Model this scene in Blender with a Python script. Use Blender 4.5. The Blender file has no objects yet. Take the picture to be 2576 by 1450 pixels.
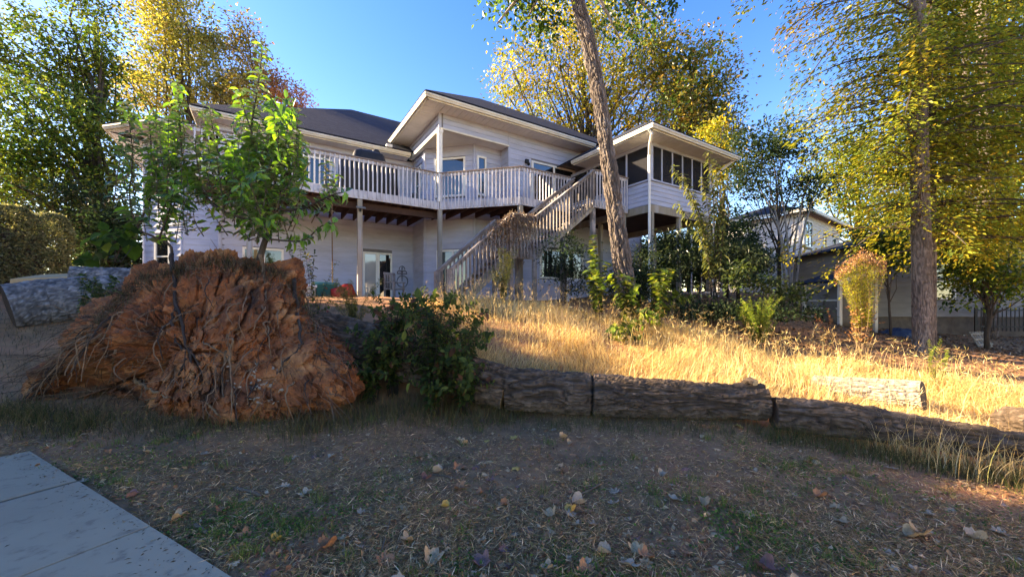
import bpy, math, random
import numpy as np
from mathutils import Vector, Matrix
from mathutils.bvhtree import BVHTree
random.seed(7)
rng = np.random.default_rng(11)
sc = bpy.context.scene
col = sc.collection
R = math.radians

# ------------------------------------------------------------------ camera
EYE = 1.55
F = 967.0; CX = 1287.5; HOR = 765.0          # photograph measured at 2575 x 1450
cam_d = bpy.data.cameras.new('camera'); cam = bpy.data.objects.new('camera', cam_d); col.objects.link(cam)
cam.location = (0, 0, EYE); cam.rotation_euler = (R(90), 0, 0)
cam_d.sensor_width = 36.0; cam_d.lens = F / 2575 * 36.0; cam_d.shift_y = 40 / 2575
cam_d.clip_end = 2000; cam_d.clip_start = 0.05
sc.camera = cam
# ------------------------------------------------------------------ sky, sun, exposure
SUN_EL = 25.0; SUN_AZ = -82.0                 # degrees; azimuth from +Y towards +X
w = bpy.data.worlds.new('World'); sc.world = w; w.use_nodes = True
nt = w.node_tree; nt.nodes.clear()
sky = nt.nodes.new('ShaderNodeTexSky'); sky.sky_type = 'NISHITA'; sky.sun_disc = False
sky.sun_elevation = R(SUN_EL); sky.sun_rotation = R(SUN_AZ)
sky.air_density = 1.0; sky.dust_density = 0.2; sky.ozone_density = 2.5
hsv = nt.nodes.new('ShaderNodeHueSaturation'); hsv.inputs['Saturation'].default_value = 1.37; hsv.inputs['Hue'].default_value = 0.521
bg = nt.nodes.new('ShaderNodeBackground'); bg.inputs['Strength'].default_value = 0.13
wo = nt.nodes.new('ShaderNodeOutputWorld')
nt.links.new(sky.outputs[0], hsv.inputs['Color']); nt.links.new(hsv.outputs[0], bg.inputs[0]); nt.links.new(bg.outputs[0], wo.inputs[0])
sun_d = bpy.data.lights.new('sun', 'SUN'); sun = bpy.data.objects.new('sun', sun_d); col.objects.link(sun)
sun_d.energy = 5.0; sun_d.angle = R(0.6); sun_d.color = (1.0, 0.92, 0.78)
to_sun = Vector((math.sin(R(SUN_AZ)) * math.cos(R(SUN_EL)), math.cos(R(SUN_AZ)) * math.cos(R(SUN_EL)), math.sin(R(SUN_EL))))
sun.rotation_euler = to_sun.to_track_quat('Z', 'Y').to_euler()
sun.location = to_sun * 60
sc.render.engine = 'CYCLES'
sc.view_settings.view_transform = 'Standard'; sc.view_settings.look = 'None'
sc.view_settings.exposure = 2.35; sc.view_settings.gamma = 1.0
sc.view_settings.use_white_balance = True; sc.view_settings.white_balance_temperature = 9500; sc.view_settings.white_balance_tint = 12   # phone balanced for open shade
sc.cycles.max_bounces = 6; sc.cycles.transparent_max_bounces = 8

# ------------------------------------------------------------------ helpers
def P(px, py, y):
    """pixel (2575 wide) + distance from the camera plane -> world point"""
    return np.array([(px - CX) / F * y, y, EYE + (HOR - py) / F * y])
def lin(r, g, b):
    f = lambda c: (c / 255 / 12.92) if c / 255 <= 0.04045 else ((c / 255 + 0.055) / 1.055) ** 2.4
    return (f(r), f(g), f(b))
def hash3(ix, iy, iz):
    h = (ix * 374761393 + iy * 668265263 + iz * 2147483647) & 0xffffffff
    h = ((h ^ (h >> 13)) * 1274126177) & 0xffffffff
    h = (h ^ (h >> 16)) & 0xffff
    return h / 65535.0
def vnoise(p):
    p = np.asarray(p, float); i = np.floor(p).astype(np.int64); f = p - i; f = f * f * (3 - 2 * f)
    r = 0
    for a in (0, 1):
        for b in (0, 1):
            for c in (0, 1):
                wgt = (f[:, 0] if a else 1 - f[:, 0]) * (f[:, 1] if b else 1 - f[:, 1]) * (f[:, 2] if c else 1 - f[:, 2])
                r = r + wgt * hash3(i[:, 0] + a, i[:, 1] + b, i[:, 2] + c)
    return r * 2 - 1
def fbm(p, oct=4, lac=2.1, gain=0.5):
    p = np.asarray(p, float); s = 0; a = 1
    for k in range(oct):
        s = s + a * vnoise(p + 17.3 * k); p = p * lac; a *= gain
    return s

def tag(o, label=None, cat=None, group=None, kind=None):
    if label: o['label'] = label
    if cat: o['category'] = cat
    if group: o['group'] = group
    if kind: o['kind'] = kind
    return o
def empty(name, loc=(0, 0, 0), rz=0, **kw):
    o = bpy.data.objects.new(name, None); col.objects.link(o)
    o.location = loc; o.rotation_euler = (0, 0, rz); o.empty_display_size = 0.2
    return tag(o, **kw)
def raw_mesh(name, V, Fq, mat, C=None, smooth=False):
    """V (n,3); Fq: array (m,3|4) or list of such arrays; C per-vertex colour"""
    me = bpy.data.meshes.new(name)
    arrs = Fq if isinstance(Fq, list) else [Fq]
    arrs = [np.asarray(a, np.int32) for a in arrs if len(a)]
    V = np.asarray(V, np.float32)
    me.vertices.add(len(V)); me.vertices.foreach_set('co', V.ravel())
    loops = np.concatenate([a.ravel() for a in arrs])
    tot = np.concatenate([np.full(len(a), a.shape[1], np.int32) for a in arrs])
    me.loops.add(len(loops)); me.loops.foreach_set('vertex_index', loops)
    me.polygons.add(len(tot))
    st = np.concatenate([[0], np.cumsum(tot)[:-1]]).astype(np.int32)
    me.polygons.foreach_set('loop_start', st)
    me.update(calc_edges=True)
    me.polygons.foreach_set('use_smooth', np.full(len(tot), bool(smooth)))
    if C is not None:
        ca = me.color_attributes.new('Col', 'FLOAT_COLOR', 'POINT')
        C4 = np.ones((len(V), 4), np.float32); C4[:, :3] = C
        ca.data.foreach_set('color', C4.ravel())
    if mat: me.materials.append(mat)
    return me
def link(name, me, parent=None, loc=(0, 0, 0), rot=(0, 0, 0), scale=(1, 1, 1), **kw):
    o = bpy.data.objects.new(name, me); col.objects.link(o)
    o.parent = parent; o.location = loc; o.rotation_euler = rot; o.scale = scale
    return tag(o, **kw)

class B:
    """collects polygons into one mesh"""
    def __init__(s, tf=None): s.v = []; s.q = []; s.t = []; s.n = 0; s.c = []; s.tf = tf
    def add(s, V, Q=None, T=None, c=None):
        V = np.asarray(V, float).reshape(-1, 3)
        if s.tf is not None: V = s.tf(V)
        s.v.append(V)
        if Q is not None and len(Q): s.q.append(np.asarray(Q, int) + s.n)
        if T is not None and len(T): s.t.append(np.asarray(T, int) + s.n)
        if c is not None: s.c.append(np.broadcast_to(np.asarray(c, float), (len(V), 3)))
        s.n += len(V)
    def box(s, a, b, rz=0, c=None):
        x0, y0, z0 = a; x1, y1, z1 = b
        V = np.array([[x0, y0, z0], [x1, y0, z0], [x1, y1, z0], [x0, y1, z0], [x0, y0, z1], [x1, y0, z1], [x1, y1, z1], [x0, y1, z1]], float)
        if rz:
            m = V.mean(0); cz, sz = math.cos(rz), math.sin(rz)
            d = V - m; V = np.stack([d[:, 0] * cz - d[:, 1] * sz, d[:, 0] * sz + d[:, 1] * cz, d[:, 2]], 1) + m
        s.add(V, [[0, 3, 2, 1], [4, 5, 6, 7], [0, 1, 5, 4], [1, 2, 6, 5], [2, 3, 7, 6], [3, 0, 4, 7]], c=c)
    def beam(s, p, q, wd, ht):
        """rectangular bar p->q, wd horizontal, ht in the vertical plane"""
        p = np.array(p, float); q = np.array(q, float); d = q - p; d /= np.linalg.norm(d)
        up = np.array([0, 0, 1.0]) if abs(d[2]) < 0.95 else np.array([0, 1.0, 0])
        sd = np.cross(d, up); sd /= np.linalg.norm(sd); up = np.cross(sd, d)
        V = []
        for e in (p, q):
            for a, b in ((-1, -1), (1, -1), (1, 1), (-1, 1)): V.append(e + sd * a * wd / 2 + up * b * ht / 2)
        s.add(V, [[0, 1, 2, 3], [7, 6, 5, 4], [0, 4, 5, 1], [1, 5, 6, 2], [2, 6, 7, 3], [3, 7, 4, 0]])
    def tube(s, pts, rad, n=6, c=None, cap=True):
        pts = np.asarray(pts, float); m = len(pts)
        rad = np.broadcast_to(np.asarray(rad, float), (m,))
        tg = np.gradient(pts, axis=0); tg /= np.linalg.norm(tg, axis=1)[:, None] + 1e-9
        ref = np.array([0, 0, 1.0]) if abs(tg[:, 2]).mean() < 0.7 else np.array([1.0, 0.1, 0])
        a = np.cross(tg, ref); a /= np.linalg.norm(a, axis=1)[:, None] + 1e-9
        b = np.cross(tg, a)
        th = np.arange(n) / n * 2 * math.pi
        V = pts[:, None] + rad[:, None, None] * (a[:, None] * np.cos(th)[None, :, None] + b[:, None] * np.sin(th)[None, :, None])
        k = np.arange(m - 1)[:, None] * n; j = np.arange(n)[None]; j2 = (j + 1) % n
        Q = np.stack([k + j, k + j2, k + n + j2, k + n + j], -1).reshape(-1, 4)
        V = V.reshape(-1, 3); T = None
        if cap:
            V = np.vstack([V, pts[0], pts[-1]]); e = m * n; jj = np.arange(n); j3 = (jj + 1) % n
            T = np.vstack([np.stack([jj * 0 + e, j3, jj], 1), np.stack([jj * 0 + e + 1, (m - 1) * n + jj, (m - 1) * n + j3], 1)])
        s.add(V, Q, T, c)
    def mesh(s, name, mat, smooth=False):
        f = []
        if s.q: f.append(np.vstack(s.q))
        if s.t: f.append(np.vstack(s.t))
        return raw_mesh(name, np.vstack(s.v), f, mat, np.vstack(s.c) if s.c else None, smooth)
    def build(s, name, mat, parent=None, smooth=False, **kw):
        return link(name, s.mesh(name, mat, smooth), parent, **kw)

_cube = {}
def ubox(name, mat, c, size, rz=0, parent=None, rot=None, **kw):
    """box object that shares one cube mesh per material"""
    k = mat.name
    if k not in _cube:
        b = B(); b.box((-.5, -.5, -.5), (.5, .5, .5)); _cube[k] = b.mesh('box', mat)
    return link(name, _cube[k], parent, c, rot or (0, 0, rz), size, **kw)

# ------------------------------------------------------------------ materials
def material(name, c1, c2=None, rough=0.8, scale=4.0, stretch=(1, 1, 1), bump=0.0, bscale=30.0, bstretch=None, detail=6, lo=0.35, hi=0.65, spec=0.3, c3=None, scale3=1.0, c4=None, scale4=1.0, vcol=False, metal=0.0, bdist=0.02):
    m = bpy.data.materials.new(name); m.use_nodes = True; t = m.node_tree; N = t.nodes; L = t.links
    p = N['Principled BSDF']; p.inputs['Roughness'].default_value = rough; p.inputs['Specular IOR Level'].default_value = spec; p.inputs['Metallic'].default_value = metal
    g = N.new('ShaderNodeNewGeometry')
    mp = N.new('ShaderNodeMapping'); mp.inputs['Scale'].default_value = stretch; L.new(g.outputs['Position'], mp.inputs['Vector'])
    def noise(sc_, det=detail, src=mp):
        n = N.new('ShaderNodeTexNoise'); n.inputs['Scale'].default_value = sc_; n.inputs['Detail'].default_value = det; n.inputs['Roughness'].default_value = 0.6
        L.new(src.outputs[0], n.inputs['Vector']); return n
    def ramp(src, a, b):
        r = N.new('ShaderNodeMapRange'); r.inputs['From Min'].default_value = a; r.inputs['From Max'].default_value = b; L.new(src, r.inputs['Value']); return r
    if c2 is None: c2 = tuple(x * 0.75 for x in c1)
    mx = N.new('ShaderNodeMix'); mx.data_type = 'RGBA'; mx.inputs['A'].default_value = (*c1, 1); mx.inputs['B'].default_value = (*c2, 1)
    L.new(ramp(noise(scale).outputs['Fac'], lo, hi).outputs[0], mx.inputs['Factor'])
    out = mx.outputs['Result']
    if c3:
        m3 = N.new('ShaderNodeMix'); m3.data_type = 'RGBA'; m3.inputs['B'].default_value = (*c3, 1); L.new(out, m3.inputs['A'])
        L.new(ramp(noise(scale3).outputs['Fac'], 0.5, 0.68).outputs[0], m3.inputs['Factor']); out = m3.outputs['Result']
    if c4:
        m4 = N.new('ShaderNodeMix'); m4.data_type = 'RGBA'; m4.inputs['B'].default_value = (*c4, 1); L.new(out, m4.inputs['A'])
        L.new(ramp(noise(scale4, 9).outputs['Fac'], 0.54, 0.66).outputs[0], m4.inputs['Factor']); out = m4.outputs['Result']
    if vcol:
        va = N.new('ShaderNodeVertexColor'); va.layer_name = 'Col'; mv = N.new('ShaderNodeMix'); mv.data_type = 'RGBA'; mv.blend_type = 'MULTIPLY'; mv.inputs['Factor'].default_value = 1
        L.new(out, mv.inputs['A']); L.new(va.outputs[0], mv.inputs['B']); out = mv.outputs['Result']
    L.new(out, p.inputs['Base Color'])
    if bump:
        src = mp
        if bstretch:
            src = N.new('ShaderNodeMapping'); src.inputs['Scale'].default_value = bstretch; L.new(g.outputs['Position'], src.inputs['Vector'])
        bp = N.new('ShaderNodeBump'); bp.inputs['Strength'].default_value = bump; bp.inputs['Distance'].default_value = bdist
        L.new(noise(bscale, 8, src).outputs['Fac'], bp.inputs['Height']); L.new(bp.outputs[0], p.inputs['Normal'])
    return m
def leaf_material(name, trans=0.45, gloss=0.0, tint=(1.25, 1.2, 0.75), rough=0.45):
    m = bpy.data.materials.new(name); m.use_nodes = True; t = m.node_tree; N = t.nodes; L = t.links
    N.remove(N['Principled BSDF']); out = N['Material Output']
    a = N.new('ShaderNodeVertexColor'); a.layer_name = 'Col'
    d = N.new('ShaderNodeBsdfDiffuse'); tr = N.new('ShaderNodeBsdfTranslucent')
    mul = N.new('ShaderNodeMix'); mul.data_type = 'RGBA'; mul.blend_type = 'MULTIPLY'; mul.inputs['Factor'].default_value = 1; mul.inputs['B'].default_value = (*tint, 1)
    L.new(a.outputs[0], d.inputs[0]); L.new(a.outputs[0], mul.inputs['A']); L.new(mul.outputs['Result'], tr.inputs[0])
    mx = N.new('ShaderNodeMixShader'); mx.inputs[0].default_value = trans
    L.new(d.outputs[0], mx.inputs[1]); L.new(tr.outputs[0], mx.inputs[2]); last = mx
    if gloss:
        g = N.new('ShaderNodeBsdfGlossy'); g.inputs['Roughness'].default_value = rough; g.inputs['Color'].default_value = (1, 1, 1, 1)
        fr = N.new('ShaderNodeFresnel'); fr.inputs[0].default_value = 1.4
        k = N.new('ShaderNodeMath'); k.operation = 'MULTIPLY'; k.inputs[1].default_value = gloss; L.new(fr.outputs[0], k.inputs[0])
        m2 = N.new('ShaderNodeMixShader'); L.new(k.outputs[0], m2.inputs[0]); L.new(mx.outputs[0], m2.inputs[1]); L.new(g.outputs[0], m2.inputs[2]); last = m2
    L.new(last.outputs[0], out.inputs['Surface'])
    return m
def glass_material(name, c, rough=0.02):
    m = bpy.data.materials.new(name); m.use_nodes = True; p = m.node_tree.nodes['Principled BSDF']
    p.inputs['Base Color'].default_value = (*c, 1); p.inputs['Roughness'].default_value = rough; p.inputs['Specular IOR Level'].default_value = 0.9; p.inputs['IOR'].default_value = 1.6
    t = m.node_tree; n = t.nodes.new('ShaderNodeTexNoise'); n.inputs['Scale'].default_value = 1.3; b = t.nodes.new('ShaderNodeBump'); b.inputs['Strength'].default_value = 0.04; b.inputs['Distance'].default_value = 0.05
    g = t.nodes.new('ShaderNodeNewGeometry'); t.links.new(g.outputs['Position'], n.inputs['Vector']); t.links.new(n.outputs['Fac'], b.inputs['Height']); t.links.new(b.outputs[0], p.inputs['Normal'])
    return m
def screen_material(name, c, opac):
    m = bpy.data.materials.new(name); m.use_nodes = True; t = m.node_tree; N = t.nodes; L = t.links
    N.remove(N['Principled BSDF']); d = N.new('ShaderNodeBsdfDiffuse'); d.inputs[0].default_value = (*c, 1); tr = N.new('ShaderNodeBsdfTransparent')
    mx = N.new('ShaderNodeMixShader'); mx.inputs[0].default_value = opac; L.new(tr.outputs[0], mx.inputs[1]); L.new(d.outputs[0], mx.inputs[2]); L.new(mx.outputs[0], N['Material Output'].inputs['Surface'])
    return m
MT = {}
MT['siding'] = material('grey_siding_paint', (.44, .475, .6), (.375, .405, .515), rough=.6, scale=1.6, stretch=(1, 1, 5), bump=.15, bscale=60, bstretch=(1, 1, 12), c3=(.35, .375, .46), scale3=.7)
MT['siding_back'] = material('siding_shadow_gap', (.2, .2, .21))
MT['trim'] = material('cream_trim_paint', (.72, .68, .58), (.62, .58, .49), rough=.5, scale=3, c3=(.5, .46, .38), scale3=1.2)
MT['window_trim'] = material('white_window_vinyl', (.8, .78, .72), (.72, .7, .64), rough=.4)
MT['soffit'] = material('white_soffit', (.72, .7, .68), (.64, .62, .6), rough=.6, scale=2)
MT['shingle'] = material('charcoal_shingle', (.016, .021, .038), (.01, .013, .023), rough=.9, scale=9, stretch=(1, 1, 4), bump=.5, bscale=14, c3=(.024, .029, .045), scale3=3)
MT['glass'] = glass_material('dark_window_glass', (.012, .014, .016))
MT['curtain_glass'] = glass_material('curtained_glass', (.05, .075, .08), .04)
MT['pale_glass'] = glass_material('blind_glass', (.35, .36, .36), .05)
MT['screen'] = screen_material('porch_screen', (.035, .035, .04), .72)
MT['rail'] = material('weathered_grey_rail', (.57, .56, .59), (.46, .45, .47), rough=.75, scale=5, stretch=(1, 1, .4), c3=(.34, .31, .31), scale3=2.5, bump=.2, bscale=40)
MT['toprail'] = material('weathered_brown_cap_rail', (.26, .2, .17), (.17, .13, .11), rough=.85, scale=5)
MT['stairwood'] = material('weathered_stair_wood', (.26, .225, .205), (.15, .125, .11), rough=.85, scale=4, c3=(.36, .325, .31), scale3=2.2, bump=.3, bscale=30)
MT['post'] = material('greyed_treated_post', (.33, .29, .22), (.22, .19, .15), rough=.85, scale=3, stretch=(3, 3, .5), c3=(.38, .36, .34), scale3=1.5, bump=.3, bscale=25)
MT['joist'] = material('dark_stained_joist', (.075, .04, .032), (.045, .025, .02), rough=.9)
MT['metal_white'] = material('white_painted_metal', (.7, .7, .7), (.6, .6, .6), rough=.4)
MT['black_iron'] = material('black_iron', (.015, .015, .016), rough=.5)
BK = dict(rough=.95, bump=.5, bscale=60, bdist=.012, vcol=True)
MT['bark_trunk'] = material('furrowed_bark', (.185, .145, .12), (.115, .09, .075), scale=9, stretch=(1, 1, .4), c3=(.23, .195, .17), scale3=3, **BK)
MT['bark_dark'] = material('dark_bark', (.085, .066, .052), (.045, .035, .028), rough=.95, scale=8, stretch=(1, 1, .3), bump=.6, bscale=20, bstretch=(1, 1, .25), bdist=.03)
MT['bark_log'] = material('log_bark', (.12, .082, .056), (.07, .048, .034), scale=9, c3=(.165, .12, .09), scale3=5, **BK)
MT['bark_pale'] = material('pale_lichen_bark', (.33, .28, .225), (.23, .195, .155), scale=12, c3=(.38, .335, .28), scale3=5, **BK)
MT['bark_grey'] = material('grey_plated_bark', (.22, .215, .215), (.14, .137, .137), scale=11, c3=(.31, .305, .305), scale3=6, **BK)
MT['bark_stem'] = material('pale_smooth_stem', (.34, .29, .24), (.22, .19, .155), rough=.9, scale=8)
MT['cut'] = material('fresh_sawn_wood', (.5, .35, .19), (.42, .28, .15), rough=.8, scale=6)
MT['cut_dark'] = material('shade_darkened_sawn_end', (.06, .045, .036), (.035, .027, .022), rough=.9, scale=9, bump=.4, bscale=30)  # end faces turned from the sun: their shade put into the wood colour
MT['clay'] = material('red_clay_soil', (.34, .115, .045), (.13, .048, .025), rough=.98, scale=3.4, bump=1.0, bscale=16, c3=(.44, .2, .085), scale3=2.4, bdist=.05, c4=(.06, .032, .022), scale4=1.6)
MT['root'] = material('root_bark', (.2, .135, .085), (.11, .07, .045), rough=.95, scale=14, bump=.5, bscale=40)
MT['root_dark'] = material('dark_root', (.045, .035, .03), (.028, .022, .02), rough=.95, scale=14, bump=.5, bscale=40)
MT['concrete'] = material('broom_concrete', (.4, .305, .2), (.36, .275, .18), rough=.92, scale=1.6, bump=.4, bscale=90, c3=(.33, .25, .165), scale3=.6, c4=(.27, .2, .135), scale4=9, detail=10, bdist=.004)
MT['joint'] = material('joint_filler', (.15, .115, .075), (.09, .07, .05), rough=.95, scale=12)
MT['leaf'] = leaf_material('tree_leaf', .5, .1)
MT['leaf_gloss'] = leaf_material('glossy_leaf', .55, .7, tint=(1.5, 1.5, .7), rough=.35)
MT['straw'] = leaf_material('dry_grass_blade', .35, tint=(1.15, 1.0, .75))
MT['dead'] = leaf_material('dead_leaf', .2, .15, tint=(1.1, 1, .8))

# ------------------------------------------------------------------ terrain
CTL = np.array([
    (0, 0, 0), (0, 2.2, 0), (-1.6, 2.2, 0), (-3.8, 3.4, 0), (3, 3, -.1), (0, 4.4, -.03), (5, 3.6, -.28), (-2, 4.5, -.03), (-4.5, 4.6, .03), (-6.5, 4.6, .1),
    (-7, 5.6, .25), (-8.9, 7, 1.05), (-6, 7, .75), (-3.5, 6.6, .6), (-3.5, 8, 1.25), (-6.5, 9, 1.6),
    (.1, 5.7, -.06), (3.2, 5, -.05), (5.3, 4.2, -.32), (.5, 6.7, .3), (0, 8, .98), (-1.35, 9.5, 1.58), (1.2, 9.2, 1.3), (2.1, 9.5, 1.1),
    (3, 6.3, .2), (3.3, 8, .72), (5.4, 8.5, .52), (7, 7.5, .26), (7, 6.4, 0), (7.8, 5.6, -.2), (9, 4.5, -.4), (5, 5.8, -.05),
    (10.2, 9.5, .38), (13.5, 15.4, .7), (18, 15, .22), (16, 24, 2.2), (22, 24, 2.0), (26, 14, .1), (14, 8, -.05), (12, 12, .5),
    (-2.5, 13, 1.65), (-6, 13, 1.68), (-9, 12, 1.72), (-14, 13, 1.95), (-16, 10, 1.7), (0, 13, 1.65), (3, 14, 1.65), (6, 14, 1.75), (7.7, 15, 1.85), (2.9, 10.6, 1.5), (5.5, 11, 1.15), (8, 11.5, .95),
    (-6, 18, 1.9), (3, 20, 2), (-20, 20, 2.2), (-14, 5, .8), (-14, 0, .3), (-8, 0, 0), (8, 0, -.3), (0, -6, -.1), (14, 2, -.5), (-25, 5, .9), (-30, 30, 2.5), (0, 35, 2.3), (30, 35, 1.5), (40, 10, 0), (-10, -10, 0), (12, -10, -.4)], float)
def _tps(d2): return d2 * np.log(d2 + 1e-9) * 0.5
_n = len(CTL); _d2 = ((CTL[:, None, :2] - CTL[None, :, :2]) ** 2).sum(-1)
_A = np.zeros((_n + 3, _n + 3)); _A[:_n, :_n] = _tps(_d2) + np.eye(_n) * 0.6
_A[:_n, _n] = 1; _A[:_n, _n + 1:] = CTL[:, :2]; _A[_n:, :_n] = _A[:_n, _n:].T
_W = np.linalg.solve(_A, np.concatenate([CTL[:, 2], np.zeros(3)]))
def gz(x, y):
    x = np.atleast_1d(np.asarray(x, float)); y = np.atleast_1d(np.asarray(y, float)); sh = np.broadcast(x, y).shape
    x = np.broadcast_to(x, sh).ravel(); y = np.broadcast_to(y, sh).ravel()
    xc = np.clip(x, -32, 42); yc = np.clip(y, -11, 37)
    z = np.empty(len(x))
    for s in range(0, len(x), 20000):
        q = np.stack([xc[s:s + 20000], yc[s:s + 20000]], 1)
        d2 = ((q[:, None] - CTL[None, :, :2]) ** 2).sum(-1)
        z[s:s + 20000] = _tps(d2) @ _W[:_n] + _W[_n] + q @ _W[_n + 1:]
    near = np.exp(-((x / 14) ** 2 + ((y - 5) / 12) ** 2))
    z = z + (0.035 * fbm(np.stack([x * 1.3, y * 1.3, x * 0], 1), 3)) * near
    # bed of the sidewalk
    sx, sy = x + 3.79, y - 3.37; ss = -.881 * sx + .473 * sy; tt = -.473 * sx - .881 * sy
    inside = 1 / (1 + np.exp(-(tt + .02) / .03)) * 1 / (1 + np.exp((ss - 1.2) / .2)) * (tt < 6)
    z = z * (1 - inside) + (-.05) * inside
    return z.reshape(sh)
def g1(x, y): return float(gz(x, y)[0])
def ground_hit(px, py):
    y = np.arange(1.5, 40, 0.03); p = np.stack([(px - CX) / F * y, y, EYE + (HOR - py) / F * y], 1)
    b = p[:, 2] < gz(p[:, 0], p[:, 1])
    i = int(np.argmax(b)) if b.any() else len(y) - 1
    return np.array([p[i, 0], p[i, 1], g1(p[i, 0], p[i, 1])])
def axis(dense0, dense1, step, far0, far1):
    a = list(np.arange(dense0, dense1, step)); s = step; x = a[0]
    while x > far0: s *= 1.35; x -= s; a.insert(0, x)
    s = step; x = a[-1]
    while x < far1: s *= 1.35; x += s; a.append(x)
    return np.array(a)
gx = axis(-10, 12, .13, -900, 900); gy = axis(0.5, 14, .11, -900, 1500)
GX, GY = np.meshgrid(gx, gy); GZ = gz(GX, GY)
nx, ny = len(gx), len(gy)
i = np.arange(nx - 1)[None]; j = np.arange(ny - 1)[:, None] * nx
GQ = np.stack([j + i, j + i + 1, j + nx + i + 1, j + nx + i], -1).reshape(-1, 4)
MT['ground'] = material('patchy_lawn_soil', (.34, .17, .08), (.19, .095, .048), rough=1, scale=5, bump=.8, bscale=45, c3=(.4, .17, .085), scale3=.9, detail=9, bdist=.02)
link('ground', raw_mesh('ground', np.stack([GX, GY, GZ], -1).reshape(-1, 3), GQ, MT['ground'], smooth=True), kind='structure')

# ------------------------------------------------------------------ the house (local axes: u along the facade, v away, z up)
WX, WY, HROT = -2.48, 13.2, R(32.5)
DECK = 5.05; PATIO = 1.64; Z_MAIN = 8.12; Z_LEFT = 7.5; Z_PORCH = 7.06
house = empty('house', (WX, WY, 0), HROT, label='grey clapboard two storey house with dark hip roofs above the grassy slope', cat='house')
def uv(u, v, z=0.0):
    c, s = math.cos(HROT), math.sin(HROT)
    return np.array([WX + u * c - v * s, WY + u * s + v * c, z])
_clap = {}
def clap_mesh(mat):
    if mat.name not in _clap:
        b = B(); b.add([[0, 0, 0], [1, 0, 0], [1, -1, 0], [0, -1, 0], [0, 0, 1], [1, 0, 1], [1, -.2, 1], [0, -.2, 1]],
                       [[0, 1, 2, 3], [4, 7, 6, 5], [3, 2, 6, 7], [0, 4, 5, 1], [0, 3, 7, 4], [1, 5, 6, 2]])
        _clap[mat.name] = b.mesh('clapboard', mat)
    return _clap[mat.name]
class Wall:
    """clapboard wall from p0 to p1 (outside on the right hand), with openings (s0, s1, z0, z1, kind)"""
    def __init__(s, root, p0, p1, z0, z1, openings=(), expo=.2, mat='siding', corner=(True, True), thick=.11, glass='glass', trim='window_trim', cutoff=0):
        p0 = np.array(p0, float); p1 = np.array(p1, float); s.p0 = p0; L = np.linalg.norm(p1 - p0); d = (p1 - p0) / L; n = np.array([d[1], -d[0]])
        s.root = root; ang = math.atan2(d[1], d[0])
        s.tf = lambda V: np.stack([p0[0] + d[0] * V[:, 0] + n[0] * V[:, 1], p0[1] + d[1] * V[:, 0] + n[1] * V[:, 1], V[:, 2]], 1)
        b = B(s.tf); b.box((0, -thick, z0), (L, -.008, z1))
        wall = b.build('wall', MT['siding_back'], root)
        cm = clap_mesh(MT[mat]); k = max(1, round((z1 - z0) / expo)); e = (z1 - z0) / k
        for i in range(k):
            za, zb = z0 + i * e, z0 + (i + 1) * e
            iv = [(0.0, L)]
            for (a, c, oa, ob, *_) in openings:
                if oa < zb - .02 and ob > za + .02:
                    nv = []
                    for (x, y) in iv:
                        if c <= x or a >= y: nv.append((x, y)); continue
                        if a > x: nv.append((x, a))
                        if c < y: nv.append((c, y))
                    iv = nv
            for (x, y) in iv:
                if y - x < .02: continue
                q = p0 + d * x
                link('clapboard', cm, wall, (q[0] , q[1], za), (random.uniform(-.003, .003), 0, ang), (y - x, .026 + random.uniform(-.003, .003), e + .004))
        for flag, x in zip(corner, (0, L)):
            if flag:
                b = B(s.tf); b.box((x - .05, -.02, z0), (x + .05, .034, z1)); b.build('corner_board', MT[mat], wall)
        for o in openings: s.window(*o, glass=glass, trim=trim)
    def window(s, a, c, z0, z1, kind='fixed', glass='glass', trim='window_trim'):
        if kind == 'none': return
        f = .07; b = B(s.tf)
        b.box((a, -.01, z0), (a + f, .05, z1)); b.box((c - f, -.01, z0), (c, .05, z1)); b.box((a + f, -.01, z1 - f), (c - f, .048, z1)); b.box((a + f, -.01, z0), (c - f, .055, z0 + f))
        wname = 'sliding_door' if kind.startswith('slide') or kind == 'french' else 'window'
        wn = b.build(wname, MT[trim], s.root)
        def pane(x0, x1, y0, y1, t, g=glass):
            b = B(s.tf); b.box((x0, -.006, y0), (x1, t, y1)); b.build('pane', MT[g], wn)
        def bar(x0, x1, y0, y1, t=.035, nm='mullion'):
            b = B(s.tf); b.box((x0, .0, y0), (x1, t, y1)); b.build(nm, MT[trim], wn)
        x0, x1, y0, y1 = a + f, c - f, z0 + f, z1 - f; m = (x0 + x1) / 2
        if kind == 'fixed': pane(x0, x1, y0, y1, .01)
        elif kind == 'slide' or kind == 'slide_curtain':
            g2 = 'curtain_glass' if kind == 'slide_curtain' else glass
            pane(x0, m, y0, y1, .012, g2); pane(m, x1, y0, y1, .006, g2); bar(m - .04, m + .04, y0, y1); bar(x0, x0 + .04, y0, y1, .03, 'stile'); bar(x1 - .04, x1, y0, y1, .025, 'stile')
        elif kind == 'french':
            for (q0, q1) in ((x0, m - .05), (m + .05, x1)):
                pane(q0, q1, y0, y1, .01, 'pale_glass' if q0 == x0 else glass)
            bar(m - .07, m + .07, y0, y1, .04)
        elif kind == 'hung':
            my = (y0 + y1) / 2; pane(x0, x1, my, y1, .012); pane(x0, x1, y0, my, .006); bar(x0, x1, my - .025, my + .025, .03, 'meeting_rail')
        elif kind == 'double':
            my = (y0 + y1) / 2
            for (q0, q1) in ((x0, m), (m, x1)): pane(q0, q1, my, y1, .012); pane(q0, q1, y0, my, .006)
            bar(m - .04, m + .04, y0, y1); bar(x0, x1, my - .025, my + .025, .03, 'meeting_rail')

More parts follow.
